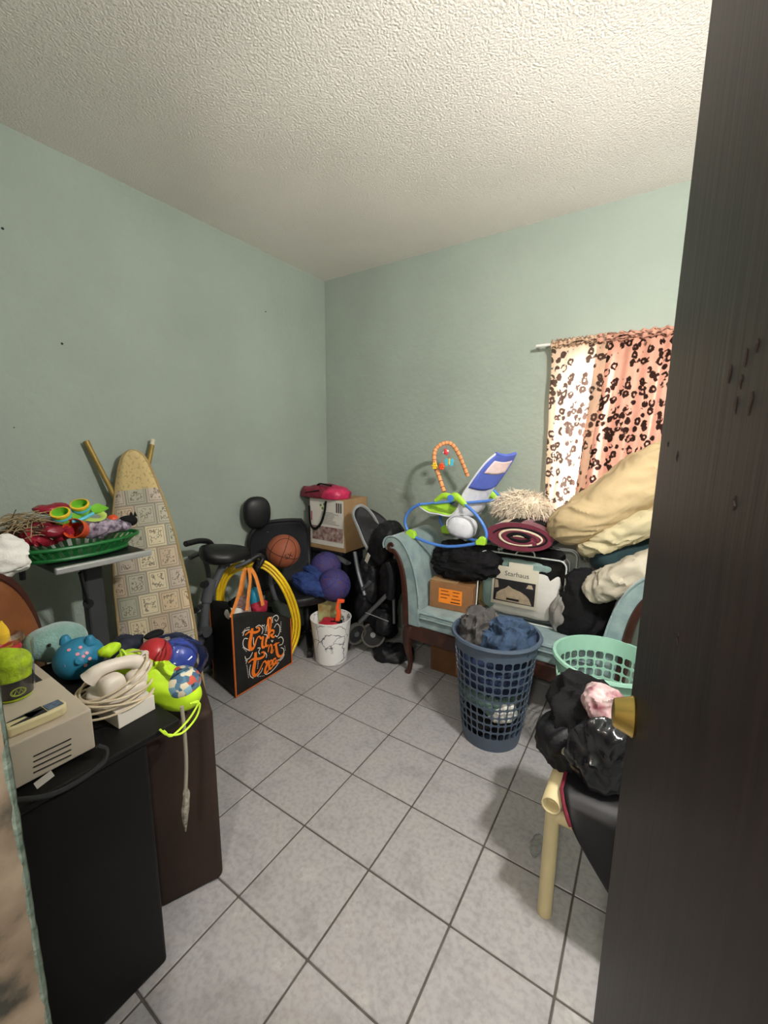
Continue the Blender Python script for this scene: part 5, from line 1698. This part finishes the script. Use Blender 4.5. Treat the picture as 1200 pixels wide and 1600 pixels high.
ql = MB(GMx)
nc = 40
for k in range(nc):
    t0, t1 = 2 * PI * k / nc, 2 * PI * (k + .5) / nc
    rows = [(.72, .012), (.98, .058)]
    vs = [gring(t0, .76) + V((0, 0, .010)), gring(t1, .76) + V((0, 0, .010)), gring(t1, .99) + V((0, 0, .060)), gring(t0, .99) + V((0, 0, .060))]
    vs += [v * .985 + V((0, 0, .002)) for v in vs]
    ql._a(vs, [(0, 1, 2, 3), (7, 6, 5, 4), (0, 4, 5, 1), (1, 5, 6, 2), (2, 6, 7, 3), (3, 7, 4, 0)])
ql.build('slatted_wall', m_grn, gk, smooth=False)
MB(GMx).tube([gring(2 * PI * i / 64, 1.0) + V((0, 0, .064)) for i in range(64)], .009, 8, closed=True).build('rim', m_grn, gk)
MB(GMx).tube([gring(2 * PI * i / 64, .78) + V((0, 0, .012)) for i in range(64)], .010, 8, closed=True).build('base_ring', m_grn, gk)
MB(GMx).lathe([(.0005, .004), (.77, .004), (.77, .012), (.0005, .012)], 48, sx=GA, sy=GB).build('base', m_grn, gk)
g_b = 'toys in the green basket'


def gp(px, py, x=.40):
    return P(px, py, x=x)


m_dred = mat('dark_red_shiny', '#8C1F30', .35, var=.25, vs=16)
m_orr = mat('orange_red_plastic', '#D8502A', .4, var=.08)
m_multi = mat('mixed_foil', '#B8A8B8', .4, var=.9, vs=45, col2='#3A3448')
m_lime2 = mat('lime_toy_plastic', '#7BC23A', .4, var=.1)
m_lime3 = mat('pale_lime_card', '#B9CF6A', .6, var=.15, vs=20)
tag(MB().blob(gp(72, 834, .38), (.06, .10, .034), 81, .012, 7, .8, nu=70, nv=36, fold=.02, ff=17).build('red_wrapper', m_dred), 'shiny dark red wrapping at the left end of the green basket', 'toy', g_b)
tag(MB().lathe([(.0005, -.04), (.038, -.04), (.044, .04), (.041, .04), (.035, -.036), (.0005, -.036)], 28, M=lathe_m(gp(122, 827, .44), (.62, -.62, .30))).build('orange_cup', m_orr), 'orange red plastic cup lying in the middle of the green basket', 'cup', g_b)
tag(MB().blob(gp(167, 824, .42), (.05, .09, .03), 82, .012, 8, .9, nu=50, nv=24, fold=.014, ff=20).build('foil_wrappers', m_multi), 'crinkled foil wrapper at the right of the green basket', 'wrapper', g_b)
tag(MB().sphere(gp(176, 812, .36), .026, 18).build('orange_ball', m_orr), 'small orange ball behind the foil wrapper', 'toy', g_b)
tc_ = thing('cat_figurine', 'small black cat shaped toy at the right rim of the green basket', 'toy', gp(203, 818, .30))
MB().blob(gp(200, 814, .30), (.032, .045, .028), 83, .006, 9, .9).build('body', m_black, tc_)
for px in (205, 211):
    pe = gp(px, 803, .30)
    MB().lathe([(.010, -.012), (.006, 0), (.0005, .014)], 8, pe).build('ear', m_black, tc_)
# lime goggles: two round cups with a mask
gg = thing('toy_goggles', 'lime green toy goggles with yellow rims lying on the green basket', 'toy', gp(105, 812, .42))
for px, py in ((96, 806), (126, 793)):
    M_ = lathe_m(gp(px, py, .42), (.45, -.3, .85))
    t = MB(M_).lathe([(.0005, -.026), (.030, -.026), (.034, .0), (.034, .020), (.030, .020), (.029, -.01), (.0005, -.012)], 28).build('eye_cup', m_lime2, gg)
    MB(M_).lathe([(.030, .012), (.036, .012), (.037, .022), (.030, .024)], 28).build('rim_ring', m_yelt, t)
    MB(M_).lathe([(.034, -.006), (.0365, -.006), (.0365, .003), (.034, .003)], 28).build('blue_band', m_skyt, t)
MB().tube(spline([gp(112, 815, .44), gp(126, 812, .44), gp(146, 802, .43)], 5), .008, 8).build('bridge', m_skyt, gg)
for pts in ([(110, 803), (122, 800), (134, 812), (128, 816), (116, 814)], [(140, 792), (152, 786), (170, 793), (158, 799), (145, 800)]):
    c_ = [gp(x, y, .43) for x, y in pts]
    q = MB(); k = len(c_)
    q._a([p for p in c_] + [p - V((.003, 0, .006)) for p in c_], [tuple(range(k)), tuple(range(2 * k - 1, k - 1, -1))] + [(i, k + i, k + (i + 1) % k, (i + 1) % k) for i in range(k)])
    q.build('leaf', m_lime2, gg)
mk = thing('paper_mask', 'pale lime card eye mask beside the toy goggles', 'mask', gp(145, 810, .42))
MB().tube(circle(gp(147, 806, .42), .040, (.5, -.3, .8), 28, .026), .013, 6, closed=True, flat=.3).build('mask_ring', m_lime3, mk)
tag(MB().blob(gp(80, 795, .28), (.05, .07, .02), 84, .008, 6, .8, nu=40, nv=20, fold=.008, ff=12).build('maroon_ribbon', m_dred), 'maroon ribbon sticking up behind the toy goggles', 'ribbon', g_b)
rf = thing('raffia_bundle', 'tangle of pale raffia strands at the left of the green basket', 'raffia', gp(40, 825, .40))
m_raf = mat('raffia', '#9C8A6A', .9, var=.3, vs=30)
q = MB(); rr = random.Random(5)
for k in range(90):
    c = gp(rr.uniform(15, 75), rr.uniform(808, 838), rr.uniform(.30, .44))
    a = rr.uniform(0, 2 * PI); l = rr.uniform(.04, .10)
    d = V((math.cos(a) * .5, math.sin(a), rr.uniform(-.3, .3))).normalized()
    q.tube(spline([c - d * l, c + V((0, 0, rr.uniform(0, .025))), c + d * l - V((0, 0, .015))], 3), .0018, 4, caps=False)
o = q.build('strands', m_raf, rf); o['kind'] = 'stuff'
q = MB().blob(gp(50, 832, .36), (.06, .10, .025), 85, .01, 8, .9, nu=40, nv=20, fold=.012, ff=14).build('dark_core', mat('brown_raffia', '#3A241C', .9, var=.4, vs=30), rf)

# ------------------------------------------------------------------ brown leather chair behind the cabinet
m_lea = mat('brown_leather', '#7A4A2A', .42, var=.2, vs=5, bump=.1, bs=70)
m_leat = mat('dark_leather_trim', '#3E2018', .4, var=.2, vs=8)
lc = thing('barrel_chair', 'brown leather barrel chair with dark trim at the left edge', 'chair', (.55, -2.60, 0))


# one curved shell, open to the front wall
bz = P(20, 880, x=.72).z


def barrel(u, v):
    a = math.radians(-100 + 160 * u)
    zt_ = bz - .30 * max(0, (u - .55) / .45) ** 2.2
    return V((.55 + .19 * math.cos(a), -2.57 + .175 * math.sin(a), .36 + (zt_ - .36) * v))


MB().grid(barrel, 40, 12).build('back_shell', m_lea, lc, solid=.03)
MB().tube([barrel(i / 40, 1) for i in range(41)] + [barrel(1, 1 - i / 12) for i in range(1, 13)], .02, 8).build('trim', m_leat, lc)
MB().lathe([(.0005, .34), (.15, .34), (.165, .36), (.165, .42), (.14, .45), (.0005, .455)], 28, (.55, -2.57, 0)).build('seat', m_lea, lc)
for a in (0, 1, 2, 3):
    t = PI / 4 + a * PI / 2
    MB().tube([(.55 + .12 * math.cos(t), -2.57 + .12 * math.sin(t), .35), (.55 + .15 * math.cos(t), -2.57 + .15 * math.sin(t), 0)], [.02, .013], 8).build('leg', m_leat, lc)
tag(MB().blob(P(4, 868, x=.70), (.05, .065, .065), 91, .01, 7, .85, nu=60, nv=36, fold=.014, ff=14).build('white_cloth', m_whitec), 'white frilled cloth on top of the brown leather chair', 'cloth')

# ------------------------------------------------------------------ black cabinet and what stands on it
CT = .775
kb = thing('black_cabinet', 'tall black cabinet with a plain side at the lower left', 'cabinet', (1.12, -2.59, 0))
m_cab = mat('black_cabinet_paint', '#100F0F', .55, var=.25, vs=4, spec=.3)
MB().box((.80, -2.765, .0), (1.472, -2.425, CT - .022)).build('body', m_cab, kb, smooth=False, bevel=.012, seg=3)
MB().box((.79, -2.772, CT - .020), (1.480, -2.335, CT)).build('top', m_cab, kb, smooth=False, bevel=.004)

m_bei = mat('beige_metal', '#C2B6A4', .5, var=.05, vs=5)
m_beid = mat('beige_top', '#B4A997', .55, var=.06, vs=5)
cr_, cl_ = P(150, 1163, z=CT + .012), P(20, 1237, z=CT + .012)
con = thing('beige_console', 'beige metal electronics case with four vent slots on the black cabinet', 'electronics', (1.32, -2.64, CT))
XF = 1.425
zt2 = P(150, 1104, x=XF).z
y1 = cr_.y - .005
MB().box((1.16, -2.76, CT + .012), (XF, y1, zt2)).build('case', m_bei, con, smooth=False, bevel=.004)
for k in range(4):
    a, d = P(52, 1182 + k * 8.5, x=XF), P(111, 1154 + k * 8.5, x=XF)
    MB().tube([a + V((.0006, 0, 0)), d + V((.0006, 0, 0))], .0016, 6).build('vent_slot', m_ink, con)
for px, py in ((140, 1132), (13, 1190)):
    MB().lathe([(.0005, .001), (.004, .001), (.004, 0)], 10, M=lathe_m(P(px, py, x=XF), (1, 0, 0))).build('screw', m_bei, con)
for y in (y1 - .03, y1 - .2):
    for x in (1.19, XF - .02):
        MB().lathe([(.0005, CT), (.008, CT), (.009, CT + .013), (.0005, CT + .013)], 10, (x, y, 0)).build('foot', m_rub, con)
# second flat beige box beyond
bx2 = thing('beige_drive', 'flat beige drive box behind the vented console', 'electronics', (1.08, -2.60, CT))
b2p = P(104, 1090, z=CT + .06)
MB().box((.90, -2.76, CT + .0005), (1.155, -2.50, CT + .07)).build('case', m_beid, bx2, smooth=False, bevel=.004)
MB().box((.98, -2.56, CT + .0702), (1.09, -2.525, CT + .0712)).build('slot_panel', m_dark, bx2, smooth=False)
# cream cordless handset lying on the console
ph0, ph1 = P(8, 1143, z=zt2 + .015), P(102, 1100, z=zt2 + .015)
PM = frame((ph0 + ph1) / 2, ph1 - ph0, (0, 0, 1))
hl2 = (ph1 - ph0).length / 2
hp = thing('handset', 'cream cordless handset with a blue label lying on the beige console', 'phone', PM.translation - V((0, 0, .015)))
ou = [(-hl2, -.016), (-hl2 * .3, -.022), (hl2 * .3, -.026), (hl2 * .8, -.026), (hl2, -.012), (hl2, .010), (hl2 * .8, .024), (hl2 * .3, .025), (-hl2 * .4, .02), (-hl2, .016)]
MB(PM).prism(ou, Matrix.Translation((0, 0, -.0145)), .026).build('shell', mat('cream_plastic', '#D9CCA0', .4, var=.04), hp, bevel=.006, seg=3)
MB(PM).prism([(x * .88, y * .72) for x, y in ou if x < hl2 * .35] + [(hl2 * .28, 0)], Matrix.Translation((0, 0, .0118)), .002).build('keypad', m_dark, hp, smooth=False)
MB(PM).prism([(hl2 * .32, -.016), (hl2 * .85, -.016), (hl2 * .85, .014), (hl2 * .32, .016)], Matrix.Translation((0, 0, .0118)), .0016).build('label', mat('slate_label', '#5F6F84', .6, var=.35, vs=120), hp, smooth=False)
# neon mug
mc = P(24, 1122, z=zt2 + .002); mc = V((mc.x, mc.y, 0))
mc = V((1.20, P(26, 1100, x=1.20).y, zt2 + .001))
nm_ = thing('neon_cup', 'lime slush cup with a black logo band on the beige console', 'cup', mc)
m_neon = mat('neon_slush', '#B9D62A', .6, var=.25, vs=30, bump=.5, bs=60)
hcup = .155
MB().lathe([(.0005, .002), (.034, .002), (.038, .008), (.042, hcup * .62), (.043, hcup * .66), (.0005, hcup * .66)], 32, mc).build('inner_cup', m_neon, nm_)
MB().lathe([(.0388, .010), (.0425, hcup * .38), (.0430, hcup * .38), (.0393, .010)], 32, mc, closed=True).build('logo_band', m_dark, nm_)
MB().blob(mc + V((0, 0, hcup * .66)), (.041, .041, .035), 92, .006, 20, .9, nu=40, nv=24).build('slush', m_neon, nm_)
for dz, sc in ((.30, 1.0),):
    d = (CW - mc); d.z = 0; d.normalize()
    d = (d + RW * .25).normalized(); d.z = 0
    Mt = frame(mc + d * .0432 + V((0, 0, hcup * .20)), V((-d.y, d.x, 0)), (0, 0, 1)) @ Matrix(((1, 0, 0, 0), (0, 0, -1, 0), (0, 1, 0, 0), (0, 0, 0, 1)))
    lg = MB()
    for rr_, ww_ in ((.015, .0016), (.0125, .001)):
        pts = [(rr_ * 1.05 * math.cos(2 * PI * i / 28), rr_ * .72 * math.sin(2 * PI * i / 28)) for i in range(29)]
        lg.band(pts, ww_, Mt, .001)
    lg.band([(-.009, -.006), (-.003, .006), (.001, -.006), (.006, .006), (.009, -.003)], .002, Mt, .001)
    lg.build('logo', mat('lime_logo', '#A8B84A', .5), nm_, smooth=False)
m_clear = bpy.data.materials.new('clear_plastic'); m_clear.use_nodes = True
N, L, b = tree(m_clear)
tr = N.new('ShaderNodeBsdfTransparent'); tr.inputs[0].default_value = (.975, .98, .98, 1)
gl = N.new('ShaderNodeBsdfGlossy'); gl.inputs['Roughness'].default_value = .08
lw = N.new('ShaderNodeLayerWeight'); lw.inputs[0].default_value = .2
ms = N.new('ShaderNodeMixShader'); L.new(lw.outputs['Facing'], ms.inputs[0]); L.new(tr.outputs[0], ms.inputs[1]); L.new(gl.outputs[0], ms.inputs[2])
L.new(ms.outputs[0], N['Material Output'].inputs['Surface'])
MB().grid(lambda u, v: mc + V(((.0435 + .006 * v + .004 * v * math.cos(16 * PI * u)) * math.cos(2 * PI * u), (.0435 + .006 * v + .004 * v * math.cos(16 * PI * u)) * math.sin(2 * PI * u), hcup * (.1 + .88 * v))), 80, 8, wrap=True).build('clear_sleeve', m_clear, nm_)
# stacked toy rings and shovel at the left edge
tr_ = thing('toy_rings', 'stack of red, orange and yellow plastic toy rings at the left edge', 'toy', P(6, 1040, x=1.0))
rc = P(8, 1030, x=1.02); rc.z = CT + .071
for k, (mt, r, z) in enumerate(((m_yelt, .05, .016), (m_yelt, .048, .045), (m_orr, .046, .075), (m_orr, .044, .10), (m_red, .04, .125))):
    MB().tube(circle(rc + V((0, 0, z)), r - .012, (0, 0, 1), 32), .014, 10, closed=True).build('ring', mt, tr_)
MB().lathe([(.022, 0), (.022, .14), (.05, .145), (.05, .16), (.0005, .162)], 24, rc).build('clear_lid', m_clear, tr_)
MB().tube(spline([rc + V((-.02, 0, .02)), rc + V((-.02, .01, .15)), rc + V((-.01, -.01, .20))], 4), [.012, .014, .02], 8, flat=.4).build('yellow_spade', m_yelt, tr_)

# teal plush and blue spotted toy
m_plu = mat('seafoam_plush', '#7FA39B', .95, var=.15, vs=30, bump=.5, bs=160, sheen=.5)
pc = P(88, 998, x=.80); pc.z = CT + .072
pls = thing('plush_toy', 'seafoam green plush toy slumped on the far side of the black cabinet', 'plush toy', V((pc.x, pc.y, CT)))
MB().blob(pc, (.07, .098, .071), 93, .012, 8, .9, nu=50, nv=30).build('body', m_plu, pls)
MB().sphere(P(77, 1008, x=.868), .006, 10).build('eye', m_ink, pls)
m_bt = mat('blue_squeeze_toy', '#2C7C9E', .45, var=.1)
m_dot = mat('pink_dots', '#E59AA6', .5)
tcn = P(124, 1025, x=.985); tcn.z = CT + .070
bt_ = thing('spotted_toy', 'round blue pig toy with pink spots in front of the seafoam plush', 'toy', V((tcn.x, tcn.y, CT)))
MB().blob(tcn, (.069, .073, .069), 94, .003, 8, .95, nu=40, nv=24).build('body', m_bt, bt_)
for sx in (-1, 1):
    pe = tcn + V((RW.x * .042 * sx, RW.y * .042 * sx, .064))
    MB().lathe([(.018, -.012), (.016, .004), (.009, .016), (.0005, .018)], 14, pe).build('ear', m_bt, bt_)
vd = (CW - tcn).normalized()
MB().lathe([(.012, 0), (.012, .012), (.0005, .014)], 14, M=lathe_m(tcn + (vd - UW * .15).normalized() * .066, vd)).build('snout', m_bt, bt_)
for a, c in ((-.5, .35), (.5, .3), (-.55, -.3), (.35, -.45), (.05, .65), (.75, -.1), (-.1, .15), (.2, .05)):
    d = (vd + RW * a + UW * c).normalized()
    MB().lathe([(.0005, .0012), (.005, .001), (.006, -.001)], 10, M=lathe_m(tcn + d * .0715, d)).build('spot', m_dot, bt_)

# corded phone on a white carton, wrapped in its own cord
pw0, pw1 = P(186, 1140, z=CT), P(243, 1108, z=CT)
wb2 = thing('white_carton', 'small white carton under the corded phone on the black cabinet', 'box', ((pw0 + pw1) / 2))
WM = frame(pw0, pw1 - pw0, (0, 0, 1))
wl_ = (pw1 - pw0).length
MB(WM).box((0, .0, .0005), (wl_, .15, .048)).build('carton', mat('white_carton', '#D9D2C8', .6, var=.04), wb2, smooth=False, bevel=.002)
m_phw = mat('ivory_phone', '#D3C9BC', .4, var=.05)
m_cordp = mat('ivory_cord', '#C6B79C', .5, var=.08)
pc = WM @ V((wl_ * .45, .085, .049))
tp = thing('corded_phone', 'ivory corded telephone wound with its cord, on the white carton', 'phone', pc)
TMx = frame(pc, (pw1 - pw0), (0, 0, 1))
MB(TMx).prism([(-.075, -.055), (.055, -.06), (.07, -.02), (.06, .05), (-.06, .055), (-.085, .0)], Matrix.Identity(4), .045).build('cradle', m_phw, tp, bevel=.012, seg=3)
MB(TMx).tube(spline([(-.07, .01, .085), (-.045, .0, .105), (0, -.005, .105), (.05, -.01, .09), (.075, -.015, .055)], 6), [.026, .020, .018, .022, .028], 12).build('handset', m_phw, tp)
MB(TMx).blob((-.03, -.03, .055), (.035, .03, .04), 95, .002, 5, .7).build('earpiece', m_phw, tp)
MB(TMx).blob((.04, -.03, .045), (.03, .028, .028), 96, .002, 5, .7).build('dial_dome', m_phw, tp)
q = MB(TMx)
for k, (dz, rx, ry, t) in enumerate(((.02, .10, .082, .12), (.035, .098, .085, -.10), (.055, .10, .08, .22), (.012, .105, .085, -.25), (.072, .09, .075, .35), (.0, .108, .088, .05))):
    pts = []
    for i in range(44):
        a = 2 * PI * i / 44
        x, y = rx * math.cos(a), ry * math.sin(a)
        pts.append((x - .005, y, max(-.04, dz + t * x)))
    q.tube(pts, .0035, 6, closed=True)
q.build('cord', m_cordp, tp)
q = MB(TMx)
for i in range(9):
    t = i / 8
    q.tube(circle((.065 + .02 * math.sin(t * 2), -.03 + .04 * t, .07 + .03 * math.sin(t * 3)), .010, (.2, 1, .3), 12), .003, 5, closed=True)
q.build('coiled_cord', m_phw, tp)
tag(MB().tube(spline([P(152, 1165, x=1.47), P(166, 1172, x=1.475), P(160, 1192, x=1.484), P(120, 1222, x=1.484), P(75, 1243, x=1.484), P(25, 1250, x=1.484)], 8), .006, 8).build('black_cable', mat('dark_cable', '#2A2B2E', .5)), 'black cable drooping along the top edge of the black cabinet', 'cable')
tag(MB(frame(P(58, 1224, x=1.483), (0, 1, .28), (1, 0, 0))).box((-.005, -.012, 0), (.03, .006, .0015)).build('paper_scrap', m_pw, smooth=False), 'torn white paper scrap stuck under the beige console', 'paper')

# ------------------------------------------------------------------ brown fabric case and the neon bag
m_bro = mat('brown_fabric', '#2E2019', .8, var=.15, vs=6, bump=.15, bs=50)
cn = P(350, 1372, z=0)
e1_ = V((-.42, -.907, 0)).normalized(); e2_ = V((-.907, .42, 0)).normalized()
bfc = thing('fabric_case', 'upright brown fabric case standing beside the black cabinet', 'case', cn + e1_ * .11 + e2_ * .27)
FM = Matrix((e2_, -e1_, V((0, 0, 1)))).transposed().to_4x4(); FM.translation = cn
HBc = P(352, 1098, x=cn.x).z
print('brown h', HBc, cn)
MB(FM).box((0, -.215, .0), (.50, 0, HBc)).build('body', m_bro, bfc, bevel=.022, seg=4)
MB(FM).tube([V((x, y, HBc - .012)) for x, y in ((.012, -.205), (.012, -.01), (.49, -.01), (.49, -.205))], .006, 6, closed=True).build('top_seam', m_bro, bfc)

m_neonf = mat('neon_yellow_nylon', '#B9E02A', .55, var=.12, vs=8, bump=.15, bs=40)
nbg = thing('drawstring_bag', 'neon yellow drawstring bag slumped beside the corded phone', 'bag', P(250, 1085, x=1.36))
a0, a1 = P(180, 1033, x=1.20), P(306, 1098, x=1.40)
Mx, hl_ = along(a0, a1)
MB().blob(Mx.translation + V((0, 0, .005)), (hl_ * 1.02, .055, .066), 97, .008, 6, .85, M=Mx, nu=70, nv=36, fold=.008, ff=11).build('pouch', m_neonf, nbg)
MB().blob(P(170, 1016, x=1.16), (.02, .03, .016), 98, .004, 12, .9, nu=30, nv=18, fold=.008, ff=20).build('corner_tab', m_neonf, nbg)
m_stri = mat('neon_cord', '#BEE23A', .5)
for pts in ([(300, 1098), (312, 1100), (306, 1122), (285, 1145), (262, 1148), (250, 1140)], [(296, 1100), (310, 1096), (303, 1112), (290, 1130), (268, 1150), (256, 1142)]):
    MB().tube(spline([P(x, y, x=1.49) for x, y in pts], 6), .0032, 6).build('drawstring', m_stri, nbg)
MB().tube(spline([P(190, 1036, x=1.24), P(189, 1016, x=1.24), P(196, 1022, x=1.25), P(202, 1036, x=1.26)], 5), .004, 6).build('drawstring', m_stri, nbg)
m_navb = mat('dark_navy_nylon', '#161A2C', .7, var=.2)
tag(MB().blob(P(200, 1008, x=1.10), (.04, .055, .03), 99, .01, 10, .85, nu=40, nv=24, fold=.012, ff=16).build('navy_cloth', m_navb), 'crumpled navy cloth behind the neon drawstring bag', 'cloth')
m_rball = mat('red_vinyl_ball', '#A82A2E', .35, var=.08)
m_bball_ = mat('blue_vinyl_ball', '#2A3E93', .35, var=.1)
m_pat = mat('patterned_fabric', '#5F7F94', .7)
N, L, b = tree(m_pat)
tc = N.new('ShaderNodeTexCoord'); vo = N.new('ShaderNodeTexVoronoi'); vo.inputs['Scale'].default_value = 55
L.new(tc.outputs['Object'], vo.inputs['Vector'])
sx_ = N.new('ShaderNodeSeparateColor'); L.new(vo.outputs['Color'], sx_.inputs[0])
cr = N.new('ShaderNodeValToRGB'); cr.color_ramp.interpolation = 'CONSTANT'; es = cr.color_ramp.elements
for i, c_ in enumerate(['#3F5F78', '#7FA6B8', '#2C3A50', '#B5523F', '#6F93A6', '#C9BFA6', '#4F7288']):
    e = es[0] if i == 0 else (es[1] if i == 1 else es.new(i / 7))
    e.position = i / 7; e.color = (*lin(c_), 1)
L.new(sx_.outputs[0], cr.inputs['Fac']); L.new(cr.outputs['Color'], b.inputs['Base Color'])
r1, r2, r3 = P(242, 1022, x=1.26), P(277, 1026, x=1.24), P(284, 1066, x=1.36)
kb2 = thing('ball_pack', 'clear plastic bag holding a red, a blue and a patterned ball on the fabric case', 'ball pack', P(270, 1080, x=1.3))
MB().sphere(r1, .052, 28).build('red_ball', m_rball, kb2)
MB().sphere(r2, .066, 28).build('blue_ball', m_bball_, kb2)
MB().blob(r3, (.058, .058, .052), 100, .002, 6, 1, nu=40, nv=24).build('patterned_ball', m_pat, kb2)
rcn = (r1 + r2 + r3) / 3
MB().blob(rcn + V((0, 0, .005)), (.10, .105, .082), 101, .008, 8, .9, nu=60, nv=36, fold=.012, ff=12).build('plastic_wrap', m_vinyl, kb2)
MB().blob(P(240, 992, x=1.16), (.02, .035, .014), 102, .006, 12, .9, nu=30, nv=18).build('black_tie', m_black, kb2)
# grey cord with a plastic wrapped end hanging down the case
hc_ = thing('hanging_cord', 'pale grey cord with a plastic wrapped plug hanging down the fabric case', 'cord', P(290, 1298, x=1.435))
MB().tube(spline([P(284, 1104, x=1.482), P(288, 1140, x=1.482), P(291, 1190, x=1.478), P(290, 1234, x=1.475)], 6), .0055, 8).build('cord', mat('grey_cord', '#8F887A', .5), hc_)
MB().tube(spline([P(290, 1232, x=1.475), P(291, 1245, x=1.475), P(289, 1270, x=1.474), P(290, 1299, x=1.473)], 6), [.006, .011, .010, .012, .008, .002], 8).build('wrapped_plug', mat('crinkled_clear_wrap', '#8A8578', .25, var=.5, vs=60, bump=.8, bs=80), hc_)

# ------------------------------------------------------------------ cream tube chair with bags, half behind the door
m_pvc = mat('cream_pvc', '#CDBE94', .4, var=.05)
LX, LY = 2.406, -1.630
ZS = .44
pch = thing('tube_chair', 'cream plastic tube chair heaped with bags next to the dark door', 'chair', (2.62, -1.42, 0))
for x, y in ((LX, LY), (LX + .44, LY), (LX, LY + .42), (LX + .44, LY + .42)):
    MB().tube([(x, y, 0), (x, y, ZS - .015)], .0235, 16).build('leg', m_pvc, pch)
for x in (LX, LX + .44):
    MB().tube([(x - .004, LY - .03, ZS), (x, LY + .45, ZS)], .027, 16, caps=False).build('side_rail', m_pvc, pch, solid=.006)
    MB().lathe([(.0005, -.02), (.022, -.02), (.022, -.018), (.0005, -.018)], 16, M=lathe_m((x, LY - .015, ZS), (0, -1, 0))).build('end_plug', m_pvc, pch)
for y in (LY, LY + .42):
    MB().tube([(LX, y, ZS - .05), (LX + .44, y, ZS - .05)], .021, 14).build('cross_rail', m_pvc, pch)
MB().box((LX + .01, LY + .01, ZS - .01), (LX + .43, LY + .43, ZS + .022)).build('seat_panel', m_black, pch, bevel=.008)
# black quilt hanging over the front of the seat, red binding
m_bq = mat('black_satin', '#121114', .5, var=.2, vs=8, spec=.4)
m_bind = mat('burgundy_binding', '#6E1E30', .6, var=.15)


def drp(u, v):
    x = LX + .035 + .42 * u
    drop = .05 + .34 * min(1, u * 1.5) ** .9
    if v < .4:
        k = v / .4
        return V((x - .01, LY + .20 * (1 - k) - .012 * k - .01 * u, ZS + .045 + .015 * math.sin(PI * k)))
    k = (v - .4) / .6
    return V((x + .03 * k, LY - .022 - .05 * math.sin(PI * .5 * k) * (.6 + .5 * u), ZS + .045 - drop * k - .01))


dq = thing('black_quilt', 'black satin quilt with burgundy edge hanging over the tube chair front', 'quilt', (2.6, -1.66, .2))
MB().grid(drp, 24, 24).build('sheet', m_bq, dq, solid=.018)
MB().tube([drp(0, i / 24) + V((-.004, 0, 0)) for i in range(25)], .008, 8).build('binding', m_bind, dq)
g_c = 'bags and clothes heaped on the tube chair'
tag(MB().blob(P(905, 1105, y=-1.40), (.105, .14, .11), 111, .02, 6, .75, nu=90, nv=54, fold=.024, ff=8).build('black_jacket', m_black), 'black jacket piled at the back of the tube chair', 'jacket', g_c)
bpk = tag(MB().blob(P(893, 1150, y=-1.45), (.082, .12, .085), 112, .02, 6, .75, nu=90, nv=54, fold=.02, ff=9).build('black_backpack', m_nylon), 'black cloth bag with a chrome buckle spilling over the left of the tube chair', 'bag', g_c)
m_flo = mat('pink_floral_cotton', '#D9C4C2', .85, var=.3, vs=22, col2='#7E4450', bump=.2, bs=50)
tag(MB().blob(P(945, 1098, y=-1.50), (.062, .06, .062), 113, .012, 8, .8, nu=70, nv=40, fold=.014, ff=14).build('floral_cloth', m_flo), 'pink and white floral cloth tucked between the black bags', 'cloth', g_c)
m_shb = mat('shiny_black_leather', '#1A1A1E', .22, var=.3, vs=10, bump=.3, bs=30, spec=.6)
tag(MB().blob(P(942, 1170, y=-1.56), (.085, .065, .105), 114, .02, 7, .8, nu=90, nv=60, fold=.02, ff=11).build('leather_handbag', m_shb), 'shiny crumpled black leather handbag below the brass knob', 'handbag', g_c)
m_chrome = mat('chrome', '#C9C6C0', .2, metal=1)
MB().tube([P(x, y, y=-1.585) for x, y in ((895, 1147), (905, 1149), (906, 1162), (896, 1162))], .0028, 6, closed=True).build('buckle', m_chrome, bpk)
MB().lathe([(.0005, .004), (.014, .003), (.017, 0), (.016, -.003), (.0005, -.004)], 24, M=lathe_m(P(884, 1173, y=-1.585), (-.3, -.8, .5)), sx=1.0, sy=.7).build('badge', m_chrome, bpk)
# crinkled clear bottle wrap on the floor by the chair leg
tag(MB().blob(P(838, 1322, z=.016), (.018, .055, .014), 115, .006, 14, .9, nu=40, nv=24, fold=.008, ff=30, floor=.002).build('plastic_wrapper', m_clear), 'crumpled clear plastic wrapper on the floor by the cream chair leg', 'wrapper')
